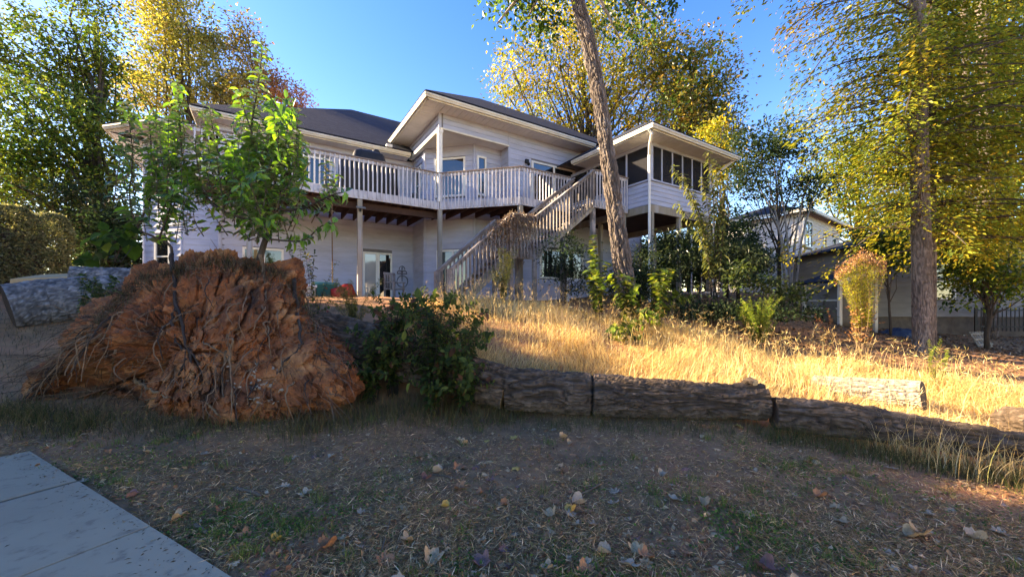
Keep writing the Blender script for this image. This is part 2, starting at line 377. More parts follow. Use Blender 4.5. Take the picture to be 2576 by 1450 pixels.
# upper storey
Wall(house, (2.8, 0), (10.4, 0), DECK - .25, Z_MAIN, [(3.84 - 2.8, 6.12 - 2.8, DECK, 7.25, 'slide')], expo=.19)
Wall(house, (0, 0), (2.8, 0), 7.6, Z_MAIN, expo=.18, corner=(True, False))
Wall(house, (0, 3.4), (0, -.03), 7.6, Z_MAIN, expo=.18, corner=(False, False))
Wall(house, (.19, 3.4), (.19, 2.0), DECK - .25, 7.6, [(.35, 1.05, 5.6, 7.1, 'hung')], expo=.22)
Wall(house, (.19, 2.0), (1.62, .58), DECK - .25, 7.6, [(.42, 1.66, 5.66, 7.16, 'fixed')], expo=.2)
Wall(house, (1.62, .58), (2.8, .58), DECK - .25, 7.6, [(.1, .5, 5.7, 7.2, 'fixed')], expo=.2)
Wall(house, (2.8, .58), (2.8, 0), DECK - .25, 7.6, expo=.2, corner=(False, True))
Wall(house, (-6.3, 3.4), (.19, 3.4), DECK - .25, Z_LEFT, [(2.4, 3.35, DECK, 6.98, 'fixed'), (.5, 1.6, 5.5, 6.98, 'hung')], expo=.2)
# lower storey
Wall(house, (-6.3, 3.41), (.19, 3.41), PATIO - .2, DECK - .26, [(6.3 - 1.83, 6.3 - .7, PATIO, 3.62, 'french'), (.6, 1.8, 2.4, 3.5, 'double')], expo=.21)
Wall(house, (.19, 3.4), (.19, 2.0), PATIO - .2, DECK - .26, expo=.24)
Wall(house, (.19, 2.0), (1.62, .58), PATIO - .2, DECK - .26, [(.5, 1.82, PATIO, 3.64, 'slide_curtain')], expo=.22)
Wall(house, (1.62, .58), (2.8, .58), PATIO - .2, DECK - .26, expo=.22)
Wall(house, (2.8, .58), (2.8, 0), PATIO - .2, DECK - .26, expo=.22)
Wall(house, (2.8, .01), (10.4, .01), PATIO - .2, DECK - .26, [(4.25 - 2.8, 6.6 - 2.8, 2.6, 3.8, 'slide')], expo=.22, corner=(False, True))
# left end with its 45 degree corner
Wall(house, (-6.3, 5.13), (-6.3, 3.4), PATIO - .1, Z_LEFT, expo=.21)
Wall(house, (-7.5, 5.13), (-6.3, 5.13), PATIO - .1, Z_LEFT, [(.4, 1.1, 5.3, 6.95, 'hung')], expo=.21)
Wall(house, (-8.72, 6.35), (-7.5, 5.13), PATIO - .1, Z_LEFT, [(.5, 1.2, 5.3, 6.95, 'hung'), (.5, 1.2, 2.5, 4.0, 'hung')], expo=.21)
Wall(house, (-8.72, 13), (-8.72, 6.35), PATIO - .1, Z_LEFT, expo=.21)
# recess ceiling, back shell so that no light leaks through
def slab(name, mat, poly, z0, z1, parent=house):
    poly = np.array(poly, float); n = len(poly); b = B()
    V = np.vstack([np.c_[poly, np.full(n, z0)], np.c_[poly, np.full(n, z1)]])
    b.v.append(V); b.n = 2 * n
    me = bpy.data.meshes.new(name); faces = [list(range(n))[::-1], list(range(n, 2 * n))] + [[i, (i + 1) % n, n + (i + 1) % n, n + i] for i in range(n)]
    me.from_pydata([tuple(p) for p in V], [], faces); me.materials.append(MT[mat]); return link(name, me, parent)
slab('porch_ceiling', 'soffit', [(.02, 0.02), (2.8, 0.02), (2.8, 3.3), (.02, 3.3)], 7.6, 7.66)
slab('upper_floor', 'joist', [(-6.2, 3.5), (10.2, 3.5), (10.2, 9), (-6.2, 9)], DECK - .2, DECK - .1)
b = B(); b.box((-8.9, 12.8, PATIO), (10.4, 12.95, Z_LEFT)); b.box((10.3, .1, PATIO), (10.4, 12.9, Z_LEFT)); b.build('back_wall', MT['siding'], house)

# roofs
def roof(poly3, name='roof', mat='shingle', parent=house):
    me = bpy.data.meshes.new(name); V = []; Fc = []
    for f in poly3:
        k = len(V); V += [tuple(map(float, p)) for p in f]; Fc.append(list(range(k, k + len(f))))
    me.from_pydata(V, [], Fc); me.materials.append(MT[mat]); o = link(name, me, parent)
    md = o.modifiers.new('thick', 'SOLIDIFY'); md.thickness = .05; md.offset = 1
    return o
zm = Z_MAIN + .15; pk = .665
A, Bv = -.78, 7.38; rv = (A + Bv) / 2; zr = zm + pk * (rv - A)
roof([[(A, A, zm), (11.2, A, zm), (11.2 - (rv - A), rv, zr), (rv, rv, zr)], [(11.2, A, zm), (11.2, Bv, zm), (11.2 - (rv - A), rv, zr)],
      [(11.2, Bv, zm), (A, Bv, zm), (rv, rv, zr), (11.2 - (rv - A), rv, zr)], [(A, Bv, zm), (A, A, zm), (rv, rv, zr)]])
zl = Z_LEFT + .15; v0 = 2.77; vr = 8.35; zlr = zl + pk * (vr - v0)
roof([[(-6.98, v0, zl), (2.5, v0, zl), (2.5, vr, zlr), (-6.98 + vr - v0, vr, zlr)], [(-6.98, 13.9, zl), (-6.98, v0, zl), (-6.98 + vr - v0, vr, zlr)],
      [(2.5, 13.9, zl), (-6.98, 13.9, zl), (-6.98 + vr - v0, vr, zlr), (2.5, vr, zlr)]])
zq = Z_LEFT + .14
roof([[(-9.7, 13.6, zq), (-9.7, 6.05, zq), (-6.9, 8.2, zq + .9), (-6.9, 13.6, zq + .9)], [(-9.7, 6.05, zq), (-8.03, 4.37, zq), (-6.9, 8.2, zq + .9)], [(-8.03, 4.37, zq), (-6.9, 4.37, zq), (-6.9, 8.2, zq + .9)]])
zp = Z_PORCH + .14; a0, a1, b0 = 5.13, 10.28, -4.72; um = (a0 + a1) / 2; hp = um - a0; pp = .6
roof([[(a0, b0, zp), (a1, b0, zp), (um, b0 + hp, zp + pp * hp)], [(a0, 1.2, zp), (a0, b0, zp), (um, b0 + hp, zp + pp * hp), (um, 1.2, zp + pp * hp)],
      [(a1, b0, zp), (a1, 1.2, zp), (um, 1.2, zp + pp * hp), (um, b0 + hp, zp + pp * hp)]])

# fascia with gutter, soffit planks
def eave(p0, p1, z, over, name='fascia', planks=True, m0=0, m1=0, step=.22):
    """fascia from p0 to p1 (outside on the right), soffit reaching 'over' inwards; m0/m1: 1 = mitred end"""
    p0 = np.array(p0, float); p1 = np.array(p1, float); L = np.linalg.norm(p1 - p0); d = (p1 - p0) / L; n = np.array([d[1], -d[0]])
    tf = lambda V: np.stack([p0[0] + d[0] * V[:, 0] + n[0] * V[:, 1], p0[1] + d[1] * V[:, 0] + n[1] * V[:, 1], V[:, 2]], 1)
    b = B(tf); b.box((0, -.05, z - .03), (L, 0, z + .14)); f = b.build(name, MT['trim'], house)
    b = B(tf)   # K-style gutter
    pr = [(.003, .0), (.07, .0), (.085, .045), (.11, .07), (.11, .12), (.095, .12), (.095, .1), (.003, .1)]
    V = [(x, t, z + .01 + h) for x in (-.02 if m0 == 0 else .0, L) for (t, h) in pr]; k = len(pr)
    V = [((x + t if (m0 and x == 0) else (x) + (t if m1 and x == L else 0)) if False else x + ((-t) if (m0 and i < k) else (t if (m1 and i >= k) else 0)), t, h) for i, (x, t, h) in enumerate(V)]
    b.add(V, [[i, i + k, (i + 1) % k + k, (i + 1) % k] for i in range(k)] + [[0, 1, 2, 7], [2, 3, 6, 7], [3, 4, 5, 6], [k, k + 7, k + 2, k + 1], [k + 2, k + 7, k + 6, k + 3], [k + 3, k + 6, k + 5, k + 4]])
    b.build('gutter', MT['trim'], f)
    if planks:
        b = B(tf); b.box((.06, -over, z + .005), (L - .06, -.05, z + .02)); so = b.build('soffit', MT['soffit'], house)
        x = 0.0
        while x < L:
            x1 = min(x + step, L) ; x0 = x + .006; x1_ = x1 - .006
            def inner(q):  # how far the plank reaches at abscissa q because of the mitres
                r = over
                if m0: r = min(r, q)
                if m1: r = min(r, L - q)
                return max(r, .055)
            V = [(x0, -.05, z - .012), (x1_, -.05, z - .012), (x1_, -inner(x1_), z - .012), (x0, -inner(x0), z - .012)]
            V += [(a, t, zz + .016) for (a, t, zz) in V]
            b = B(tf); b.add(V, [[0, 1, 2, 3], [7, 6, 5, 4], [0, 4, 5, 1], [1, 5, 6, 2], [2, 6, 7, 3], [3, 7, 4, 0]]); b.build('soffit_plank', MT['soffit'], so)
            x += step
eave((-.7, 3.75), (-.7, -.7), Z_MAIN, .7, m1=1)
eave((-.7, -.7), (6.6, -.7), Z_MAIN, .7, m0=1)
eave((-6.9, 2.85), (-.12, 2.85), Z_LEFT, .55, m0=1)
eave((-6.9, 4.4), (-6.9, 2.85), Z_LEFT, .55, m1=1, step=.3)
eave((-9.62, 6.05), (-8.0, 4.43), Z_LEFT - .01, .85, step=.3)
eave((-8.0, 4.42), (-6.9, 4.42), Z_LEFT - .01, .7, step=.3)
eave((-9.62, 13.4), (-9.62, 6.05), Z_LEFT - .01, .9, step=.3)
eave((5.2, -.95), (5.2, -4.65), Z_PORCH, .72, m1=1)
eave((5.2, -4.65), (10.2, -4.65), Z_PORCH, .65, m0=1, m1=1)
eave((10.2, -4.65), (10.2, .5), Z_PORCH, .65, m0=1, step=.4)
# eave vent block on the left wing gutter, header beam trim and porch corner post
ubox('vent_cap', MT['window_trim'], (-1.0, 2.72, Z_LEFT + .2), (.22, .16, .1), parent=house)
ubox('header_beam', MT['trim'], (.035, 1.63, 7.57), (.15, 3.25, .1), parent=house)
ubox('header_trim', MT['trim'], (1.4, -.01, 7.575), (2.75, .12, .055), parent=house)
b = B(); b.box((-.07, -.07, DECK), (.07, .07, 7.52)); b.box((-.09, -.09, DECK), (.09, .09, DECK + .12)); b.box((-.09, -.09, 7.42), (.09, .09, 7.53)); b.build('porch_post', MT['window_trim'], house)
b = B(); b.box((3.52, -.12, 7.08), (3.66, -.02, 7.22)); b.tube([(3.59, -.06, 7.1), (3.59, -.16, 7.05), (3.59, -.2, 6.98)], [.03, .05, .06], 8); b.build('wall_lamp', MT['black_iron'], house)

# screened porch (part of the house)
PX0, PX1, PV0, PV1 = 5.94, 9.5, -4.0, -.02; KZ = 5.74
Wall(house, (PX0, PV1), (PX0, PV0), DECK - .1, KZ, expo=.17, corner=(False, False))
Wall(house, (PX0, PV0), (PX1, PV0), DECK - .1, KZ, expo=.17, corner=(False, True))
Wall(house, (PX1, PV0), (PX1, PV1), DECK - .1, KZ, expo=.25, corner=(False, False))
slab('porch_floor', 'joist', [(PX0, PV0), (PX1, PV0), (PX1, 0), (PX0, 0)], DECK - .12, DECK - .04)
slab('porch_ceiling', 'joist', [(PX0 + .05, PV0 + .05), (PX1 - .05, PV0 + .05), (PX1 - .05, 0), (PX0 + .05, 0)], Z_PORCH - .02, Z_PORCH + .02)
def bar(name, mat, p, q, wd, ht, parent=house):
    b = B(); b.beam(p, q, wd, ht); return b.build(name, MT[mat], parent)
bar('porch_rim', 'post', (PX0 - .02, PV0, DECK - .24), (PX1 + .02, PV0, DECK - .24), .06, .26)
bar('porch_rim', 'post', (PX0, PV1, DECK - .24), (PX0, PV0 + .04, DECK - .24), .06, .26)
bar('porch_rim', 'post', (PX1, PV1, DECK - .24), (PX1, PV0 + .04, DECK - .24), .06, .26)
bar('screen_sill', 'siding', (PX0 - .03, PV0 - .02, KZ + .02), (PX1 + .03, PV0 - .02, KZ + .02), .1, .05)
bar('screen_sill', 'siding', (PX0 - .02, PV1, KZ + .021), (PX0 - .02, PV0 + .03, KZ + .021), .1, .05)
bar('screen_head', 'siding', (PX0, PV0, Z_PORCH - .07), (PX1, PV0, Z_PORCH - .07), .09, .12)
bar('screen_head', 'siding', (PX0, PV1, Z_PORCH - .07), (PX0, PV0 + .05, Z_PORCH - .07), .09, .12)
bar('screen_head', 'siding', (PX1, PV1, Z_PORCH - .07), (PX1, PV0 + .05, Z_PORCH - .07), .09, .12)
ks = [PX0 + .01 + (PX1 - PX0 - .02) * i / 6 for i in range(7)]
for i, u in enumerate(ks):
    bar('screen_post', 'siding', (u, PV0, KZ + .04), (u, PV0, Z_PORCH - .12), .13 if i in (0, 6) else .055, .13 if i in (0, 6) else .055)
    if i < 6:
        b = B(); b.box((u + .03, PV0 - .004, KZ + .05), (ks[i + 1] - .03, PV0 + .004, Z_PORCH - .13)); b.build('screen_panel', MT['screen'], house)
vs = [PV0 + .02, -3.0, -1.95, -1.0, -.04]
for i, v in enumerate(vs):
    if i: bar('screen_post', 'siding', (PX0, v, KZ + .04), (PX0, v, Z_PORCH - .12), .06, .06)
    if i: bar('screen_post', 'siding', (PX1, v, KZ + .04), (PX1, v, Z_PORCH - .12), .06, .06)
    if i < 4:
        for uu in (PX0, PX1):
            b = B(); b.box((uu - .004, v + .03, KZ + .05), (uu + .004, vs[i + 1] - .03, Z_PORCH - .13)); b.build('screen_panel', MT['screen'], house)
# posts under the porch, downspouts
for (u, v) in ((PX0 + .08, PV0 + .02), (7.6, PV0 + .05), (PX1 - .05, PV0 + .02), (PX1 - .05, -1.5), (PX0 + .1, -1.6)):
    wpt = uv(u, v); bar('porch_support_post', 'post', (u, v, g1(wpt[0], wpt[1]) - .1), (u, v, DECK - .37), .13, .13)
def spout(pts, name='downspout', parent=house):
    b = B(); b.tube(pts, .045, 8); return b.build(name, MT['window_trim'], parent)
e = .14
spout([(5.2 - .05, -4.55, Z_PORCH + .0), (5.24, -4.6, Z_PORCH - .12), (5.5, -4.32, Z_PORCH - .3), (5.78, -4.1, Z_PORCH - .5), (5.82, -4.06, Z_PORCH - .75), (5.82, -4.06, 5), (5.82, -4.06, 3.2), (5.82, -4.06, 1.6)])
spout([(10.1, -4.6, Z_PORCH), (9.75, -4.2, Z_PORCH - .4), (9.6, -4.1, Z_PORCH - .7), (9.6, -4.1, 4), (9.6, -4.1, 1.95), (9.68, -4.25, 1.85)])

# ------------------------------------------------------------------ deck
deck = empty('wooden_deck', (WX, WY, 0), HROT, label='raised grey wooden deck with baluster railing along the back of the house', cat='deck')
RAILZ = 6.05
slab('deck_floor', 'joist', [(-6.6, 3.25), (-6.6, .02), (0.0, .02), (2.0, -2.03), (4.2, -2.03), (4.2, -3.08), (5.8, -3.08), (5.8, -.1), (2.7, -.1), (2.7, .5), (1.55, .5), (.1, 1.95), (.1, 3.25)], DECK - .05, DECK - .01, deck)
u = -6.4
while u < 5.7:
    va = .06 if u < 0 else (-u * 1.025 + .1 if u < 2 else (-1.95 if u < 4.2 else -3.0)); vb = 3.3 if u < .15 else max(.0, 1.9 - u * .95)
    bar('joist', 'joist', (u, va, DECK - .17), (u, vb, DECK - .17), .045, .22, deck); u += .42
bar('carrier_beam', 'joist', (-6.5, .35, DECK - .4), (.1, .35, DECK - .4), .09, .2, deck)
def rail_run(p0, p1, root, z0=DECK, z1=DECK, first=True, last=True, mats=('rail', 'toprail'), band=True, height=1.0, sp=.135, low=None):
    p0 = np.array(p0, float); p1 = np.array(p1, float); L = np.linalg.norm(p1 - p0); d = (p1 - p0) / L; n = np.array([d[1], -d[0]])
    up = lambda p, z: (p[0], p[1], z)
    rl = B(); rl.beam(up(p0, z0 + height - .02), up(p1, z1 + height - .02), .14, .04); ro = rl.build('top_rail', MT[mats[1]], root)
    bar('under_rail', mats[0], up(p0, z0 + height - .085), up(p1, z1 + height - .085), .04, .09, root)
    if band: bar('band_board', mats[0], up(p0, z0 - .13), up(p1, z1 - .13), .045, .26, root)
    k = int(L / sp); mb = clap = None
    for i in range(k + 1):
        s = (i + .5) / (k + 1); q = p0 + (p1 - p0) * s + n * .045; z = z0 + (z1 - z0) * s
        lo = z - (.22 if band else (low or 0)) + random.uniform(-.008, .008); hi = z + height - .05
        a = math.atan2(d[1], d[0]) + random.uniform(-.03, .03)
        ubox('baluster', MT[mats[0]], (q[0], q[1], (lo + hi) / 2), (.038, .036, hi - lo), rot=(random.uniform(-.006, .006), random.uniform(-.008, .008), a), parent=ro)
    return ro
rail_run((-6.6, 0), (0, 0), deck)
rail_run((0.0, -.001), (2.0, -2.05), deck)
rail_run((2.0, -2.05), (4.1, -2.05), deck)
rail_run((4.24, -3.1), (5.85, -3.1), deck)
bar('band_board', 'rail', (4.2, -2.07, DECK - .13), (4.2, -3.1, DECK - .13), .045, .26, deck)
for (u, v, top) in ((0, 0, DECK - .27), (-2.59, .06, DECK - .27), (2.0, -1.98, DECK - .27), (-5.4, .06, DECK - .27), (4.25, -3.0, DECK + 1.02), (5.75, -3.0, DECK - .25)):
    wpt = uv(u, v); bar('deck_post', 'post' if top < DECK else 'stairwood', (u, v, g1(wpt[0], wpt[1]) - .2), (u, v, top), .135, .135, deck)
bar('rail_post', 'rail', (0.03, -.04, DECK - .25), (0.03, -.04, RAILZ - .02), .1, .1, deck)
# ------------------------------------------------------------------ stairs
stair = empty('deck_stairs', (WX, WY, 0), HROT, label='weathered wooden staircase with landing climbing from the grass to the deck', cat='stairs')
LZ = 3.18; V0, V1 = -3.1, -2.12
def flight(u0, z0, u1, z1, n):
    for i in range(n):
        s = (i + .5) / n; u = u0 + (u1 - u0) * s; z = z0 + (z1 - z0) * ((i + 1) / n)
        ubox('tread', MT['stairwood'], (u, (V0 + V1) / 2, z), (abs(u1 - u0) / n + .02, V1 - V0 - .06, .04), parent=stair)
    for v in (V0 + .05, V1 - .05):
        bar('stringer', 'stairwood' if v > -2.5 else 'post', (u0, v, z0 - .2), (u1, v, z1 - .2), .045, .26, stair)
    rail_run((u1, V0), (u0, V0), stair, z1, z0, mats=('stairwood', 'stairwood'), band=False, height=1.0, low=.2, sp=.13)
    rail_run((u0, V1), (u1, V1), stair, z0, z1, mats=('stairwood', 'stairwood'), band=False, height=1.0, low=.2, sp=.13)
flight(4.2, DECK, 1.76, LZ, 10)
flight(.95, LZ, -.95, 1.5, 9)
ubox('landing', MT['stairwood'], (1.355, (V0 + V1) / 2, LZ - .03), (.85, V1 - V0, .05), parent=stair)
bar('landing_rim', 'stairwood', (.93, V0 + .02, LZ - .17), (1.78, V0 + .02, LZ - .17), .045, .24, stair)
rail_run((.95, V0), (1.76, V0), stair, LZ, LZ, mats=('stairwood', 'stairwood'), band=False, low=.25, sp=.13)
for (u, v, top) in ((.95, V0 + .03, LZ + .98), (1.78, V0 + .03, LZ - .1), (.95, V1, LZ), (1.78, V1, LZ), (-.95, V0 + .02, 2.48), (-.95, V1, 2.48), (3.1, V0 + .25, 4.0), (3.6, -2.2, 4.6)):
    wpt = uv(u, v); bar('stair_post', 'stairwood', (u, v, g1(wpt[0], wpt[1]) - .2), (u, v, top), .11, .11, stair)

# ------------------------------------------------------------------ plant helpers
def unit(v): return v / (np.linalg.norm(v, axis=-1, keepdims=True) + 1e-9)
T_DIAMOND = (np.array([[0, 0, 0], [.45, .5, .06], [1, 0, -.08], [.45, -.5, .06]]), [[0, 3, 2, 1]], [])
T_LEAF = (np.array([[0, 0, 0], [.3, .42, .07], [.3, 0, 0], [.3, -.42, .07], [.7, .4, .0], [.7, 0, -.07], [.7, -.4, .0], [1, 0, -.2]]),
          [[1, 2, 5, 4], [2, 3, 6, 5]], [[0, 2, 1], [0, 3, 2], [4, 5, 7], [5, 6, 7]])
T_HEART = (np.array([[0, 0, 0], [-.08, .3, .05], [.3, .52, .08], [.7, .3, 0], [1, 0, -.15], [.7, -.3, 0], [.3, -.52, .08], [-.08, -.3, .05], [.4, 0, -.02]]),
           [], [[0, 8, 1], [1, 8, 2], [2, 8, 3], [3, 8, 4], [4, 8, 5], [5, 8, 6], [6, 8, 7], [7, 8, 0]])
def scatter_mesh(name, tmpl, C, D, N, L, W, col_, mat):
    """one mesh of many leaves: C base points, D direction, N normal, L length, W width"""
    TV, TQ, TT = tmpl; n = len(C); k = len(TV)
    D = unit(D); S = unit(np.cross(N, D)); N = np.cross(D, S)
    L = np.broadcast_to(np.asarray(L, float), (n,)); W = np.broadcast_to(np.asarray(W, float), (n,))
    V = C[:, None] + D[:, None] * (TV[None, :, 0, None] * L[:, None, None]) + S[:, None] * (TV[None, :, 1, None] * W[:, None, None]) + N[:, None] * (TV[None, :, 2, None] * L[:, None, None])
    off = (np.arange(n) * k)[:, None, None]; f = []
    if TQ: f.append((np.array(TQ)[None] + off).reshape(-1, 4))
    if TT: f.append((np.array(TT)[None] + off).reshape(-1, 3))
    return raw_mesh(name, V.reshape(-1, 3), f, mat, np.repeat(col_, k, axis=0))
def pick(palette, n, var=.18):
    cs = np.array([c for c, _ in palette]); ws = np.array([w_ for _, w_ in palette], float); ws /= ws.sum()
    return cs[rng.choice(len(cs), n, p=ws)] * np.exp(rng.normal(0, var, (n, 1)))
GREEN = [((.045, .1, .022), 4), ((.075, .15, .025), 3), ((.028, .065, .02), 3), ((.17, .22, .035), 1.5)]
DKGREEN = [((.024, .048, .024), 4), ((.04, .072, .03), 3), ((.016, .032, .017), 3)]
YGREEN = [((.3, .31, .035), 4), ((.17, .22, .035), 4), ((.09, .13, .025), 4), ((.48, .36, .04), 1.6), ((.42, .22, .035), .5)]
YELLOW = [((.55, .4, .045), 3), ((.42, .36, .04), 4), ((.22, .26, .035), 4), ((.5, .26, .035), 1), ((.1, .14, .03), 3)]
MIXED = [((.26, .23, .045), 3), ((.44, .32, .06), 3), ((.12, .14, .035), 3), ((.4, .19, .07), 1.2), ((.45, .38, .2), 1)]
REDDISH = [((.42, .15, .08), 3), ((.48, .25, .13), 2), ((.3, .18, .08), 2)]
def blob(px, py, y, rx, ry, ry2=None):
    c = P(px, py, y); return (c[0], c[1], c[2], rx * y / F, (ry2 or rx) * y / F, ry * y / F)
def make_tree(name, label, cat, base, blobs, nclump, per, size, palette, trunk_r, trunk_top=None, clump=.6, flat=.55, group=None, bark='bark_dark', var=.2, limbs=22, droop=0.0, aspect=.55, trunk_pts=None, mat='leaf', twist=.5):
    x, y = base; z = g1(x, y); root = empty(name, (x, y, z), 0, label=label, cat=cat, group=group)
    base3 = np.array([x, y, z]); bl = np.array(blobs, float)
    vol = (bl[:, 3] * bl[:, 4] * bl[:, 5]) ** .72; bi = rng.choice(len(bl), nclump, p=vol / vol.sum())
    dirs = unit(rng.normal(size=(nclump, 3))); rr = rng.uniform(0, 1, nclump) ** (1 / 2.6)
    cc = bl[bi, :3] + dirs * bl[bi, 3:] * rr[:, None]
    cc[:, 2] = np.maximum(cc[:, 2], z + .3)
    # leaves
    cs = clump * np.exp(rng.normal(0, .25, nclump))
    n = nclump * per; ci = np.repeat(np.arange(nclump), per)
    off = rng.normal(size=(n, 3)) * cs[ci][:, None] * np.array([1, 1, flat]) * .6
    pos = cc[ci] + off; pos[:, 2] = np.maximum(pos[:, 2], z + .15)
    D = unit(off + rng.normal(size=(n, 3)) * .8 * clump + np.array([0, 0, -droop]) * clump)
    N = unit(np.array([0, 0, 1.0]) + rng.normal(size=(n, 3)) * twist)
    ccol = np.exp(rng.normal(0, var, (nclump, 1)))
    pc = pick(palette, nclump, .1); own = pick(palette, n, .12)
    C = (own * .5 + pc[ci] * .5) * ccol[ci]
    L = size * np.exp(rng.normal(0, .2, n))
    me = scatter_mesh('crown', T_DIAMOND, pos - base3, D, N, L, L * aspect, C, MT[mat])
    link('crown', me, root)
    # trunk with limbs
    b = B()
    if trunk_pts is None:
        top = trunk_top if trunk_top is not None else bl[:, :3].mean(0) + np.array([0, 0, bl[:, 5].max() * .5])
        ts = np.linspace(0, 1, 9); tp = base3 + (np.array(top) - base3) * ts[:, None]
        tp[1:, :2] += rng.normal(0, trunk_r * .5, (8, 2)); tp[0, 2] -= .3
        tr = trunk_r * (1 - .8 * ts)
    else:
        tp = np.array(trunk_pts, float); tr = np.linspace(trunk_r, trunk_r * .35, len(tp))
    b.tube(tp - base3, tr, 10)
    for k in range(min(limbs, nclump)):
        c = cc[rng.integers(nclump)]; h = min(max((c[2] - z) * rng.uniform(.35, .75), (tp[-1][2] - z) * .15), tp[-1][2] - z)
        f = np.interp(z + h, tp[:, 2], np.arange(len(tp))); i0 = int(min(f, len(tp) - 2)); a = tp[i0] + (tp[i0 + 1] - tp[i0]) * (f - i0); r0 = np.interp(f, np.arange(len(tp)), tr) * .5
        m1 = a + (c - a) * .35 + np.array([0, 0, -.04 * np.linalg.norm(c - a)]) + rng.normal(0, .06, 3) * np.linalg.norm(c - a)
        m2 = a + (c - a) * .7 + rng.normal(0, .05, 3) * np.linalg.norm(c - a)
        b.tube(np.array([a, m1, m2, c]) - base3, [r0, r0 * .7, r0 * .45, r0 * .15], 5, cap=False)
    b.build('trunk', MT[bark], root, smooth=True)
    return root
def bez(pts, n=14):
    pts = np.array(pts, float); t = np.linspace(0, len(pts) - 1, n); i = np.clip(np.floor(t).astype(int), 0, len(pts) - 2); f = t - i
    P0 = pts[np.maximum(i - 1, 0)]; P1 = pts[i]; P2 = pts[i + 1]; P3 = pts[np.minimum(i + 2, len(pts) - 1)]; f = f[:, None]
    return .5 * (2 * P1 + (P2 - P0) * f + (2 * P0 - 5 * P1 + 4 * P2 - P3) * f ** 2 + (3 * P1 - P0 - 3 * P2 + P3) * f ** 3)
def stem_leaves(stems, per_m, length, palette, spread=1.0, droop=.25, start=.15, opposite=True, var=.2):
    """leaf base / direction / normal arrays along stems"""
    Cc = []; D = []; N = []
    for s in stems:
        s = np.asarray(s); seg = np.linalg.norm(np.diff(s, axis=0), axis=1); cum = np.r_[0, np.cumsum(seg)]; tot = cum[-1]
        m = max(2, int(tot * per_m)); q = np.linspace(start * tot, tot, m) + rng.normal(0, .01, m)
        p = np.stack([np.interp(q, cum, s[:, k]) for k in range(3)], 1); tg = unit(np.gradient(p, axis=0) + 1e-6)
        ang = np.arange(m) * 1.57 + rng.normal(0, .5, m) + rng.uniform(0, 6)
        ref = np.where(np.abs(tg[:, 2:3]) > .8, np.array([[1.0, 0, 0]]), np.array([[0, 0, 1.0]]))
        a = unit(np.cross(tg, ref)); b_ = np.cross(tg, a)
        for sg in ((1, -1) if opposite else (1,)):
            o = (a * np.cos(ang)[:, None] + b_ * np.sin(ang)[:, None]) * sg
            d = unit(o * spread + tg * .35 + np.array([0, 0, -droop]) + rng.normal(0, .15, (m, 3)))
            Cc.append(p); D.append(d); N.append(unit(tg * .8 + np.array([0, 0, .7]) + rng.normal(0, .25, (m, 3))))
    Cc = np.vstack(Cc); return Cc, np.vstack(D), np.vstack(N), length * np.exp(rng.normal(0, var, len(Cc))), pick(palette, len(Cc), .2)
def stem_plant(name, label, cat, stems, r, per_m, length, palette, tmpl=T_LEAF, aspect=.5, group=None, bark='bark_dark', mat='leaf', **kw):
    base = np.array(stems[0][0], float); root = empty(name, base, 0, label=label, cat=cat, group=group)
    for s in stems:
        b = B(); s = np.asarray(s) - base; b.tube(s, np.linspace(r, r * .3, len(s)), 5); b.build('stem', MT[bark], root, smooth=True)
    C, D, N, L, cl = stem_leaves(stems, per_m, length, palette, **kw)
    link('foliage', scatter_mesh('foliage', tmpl, C - base, D, N, L, L * aspect, cl, MT[mat]), root)
    return root

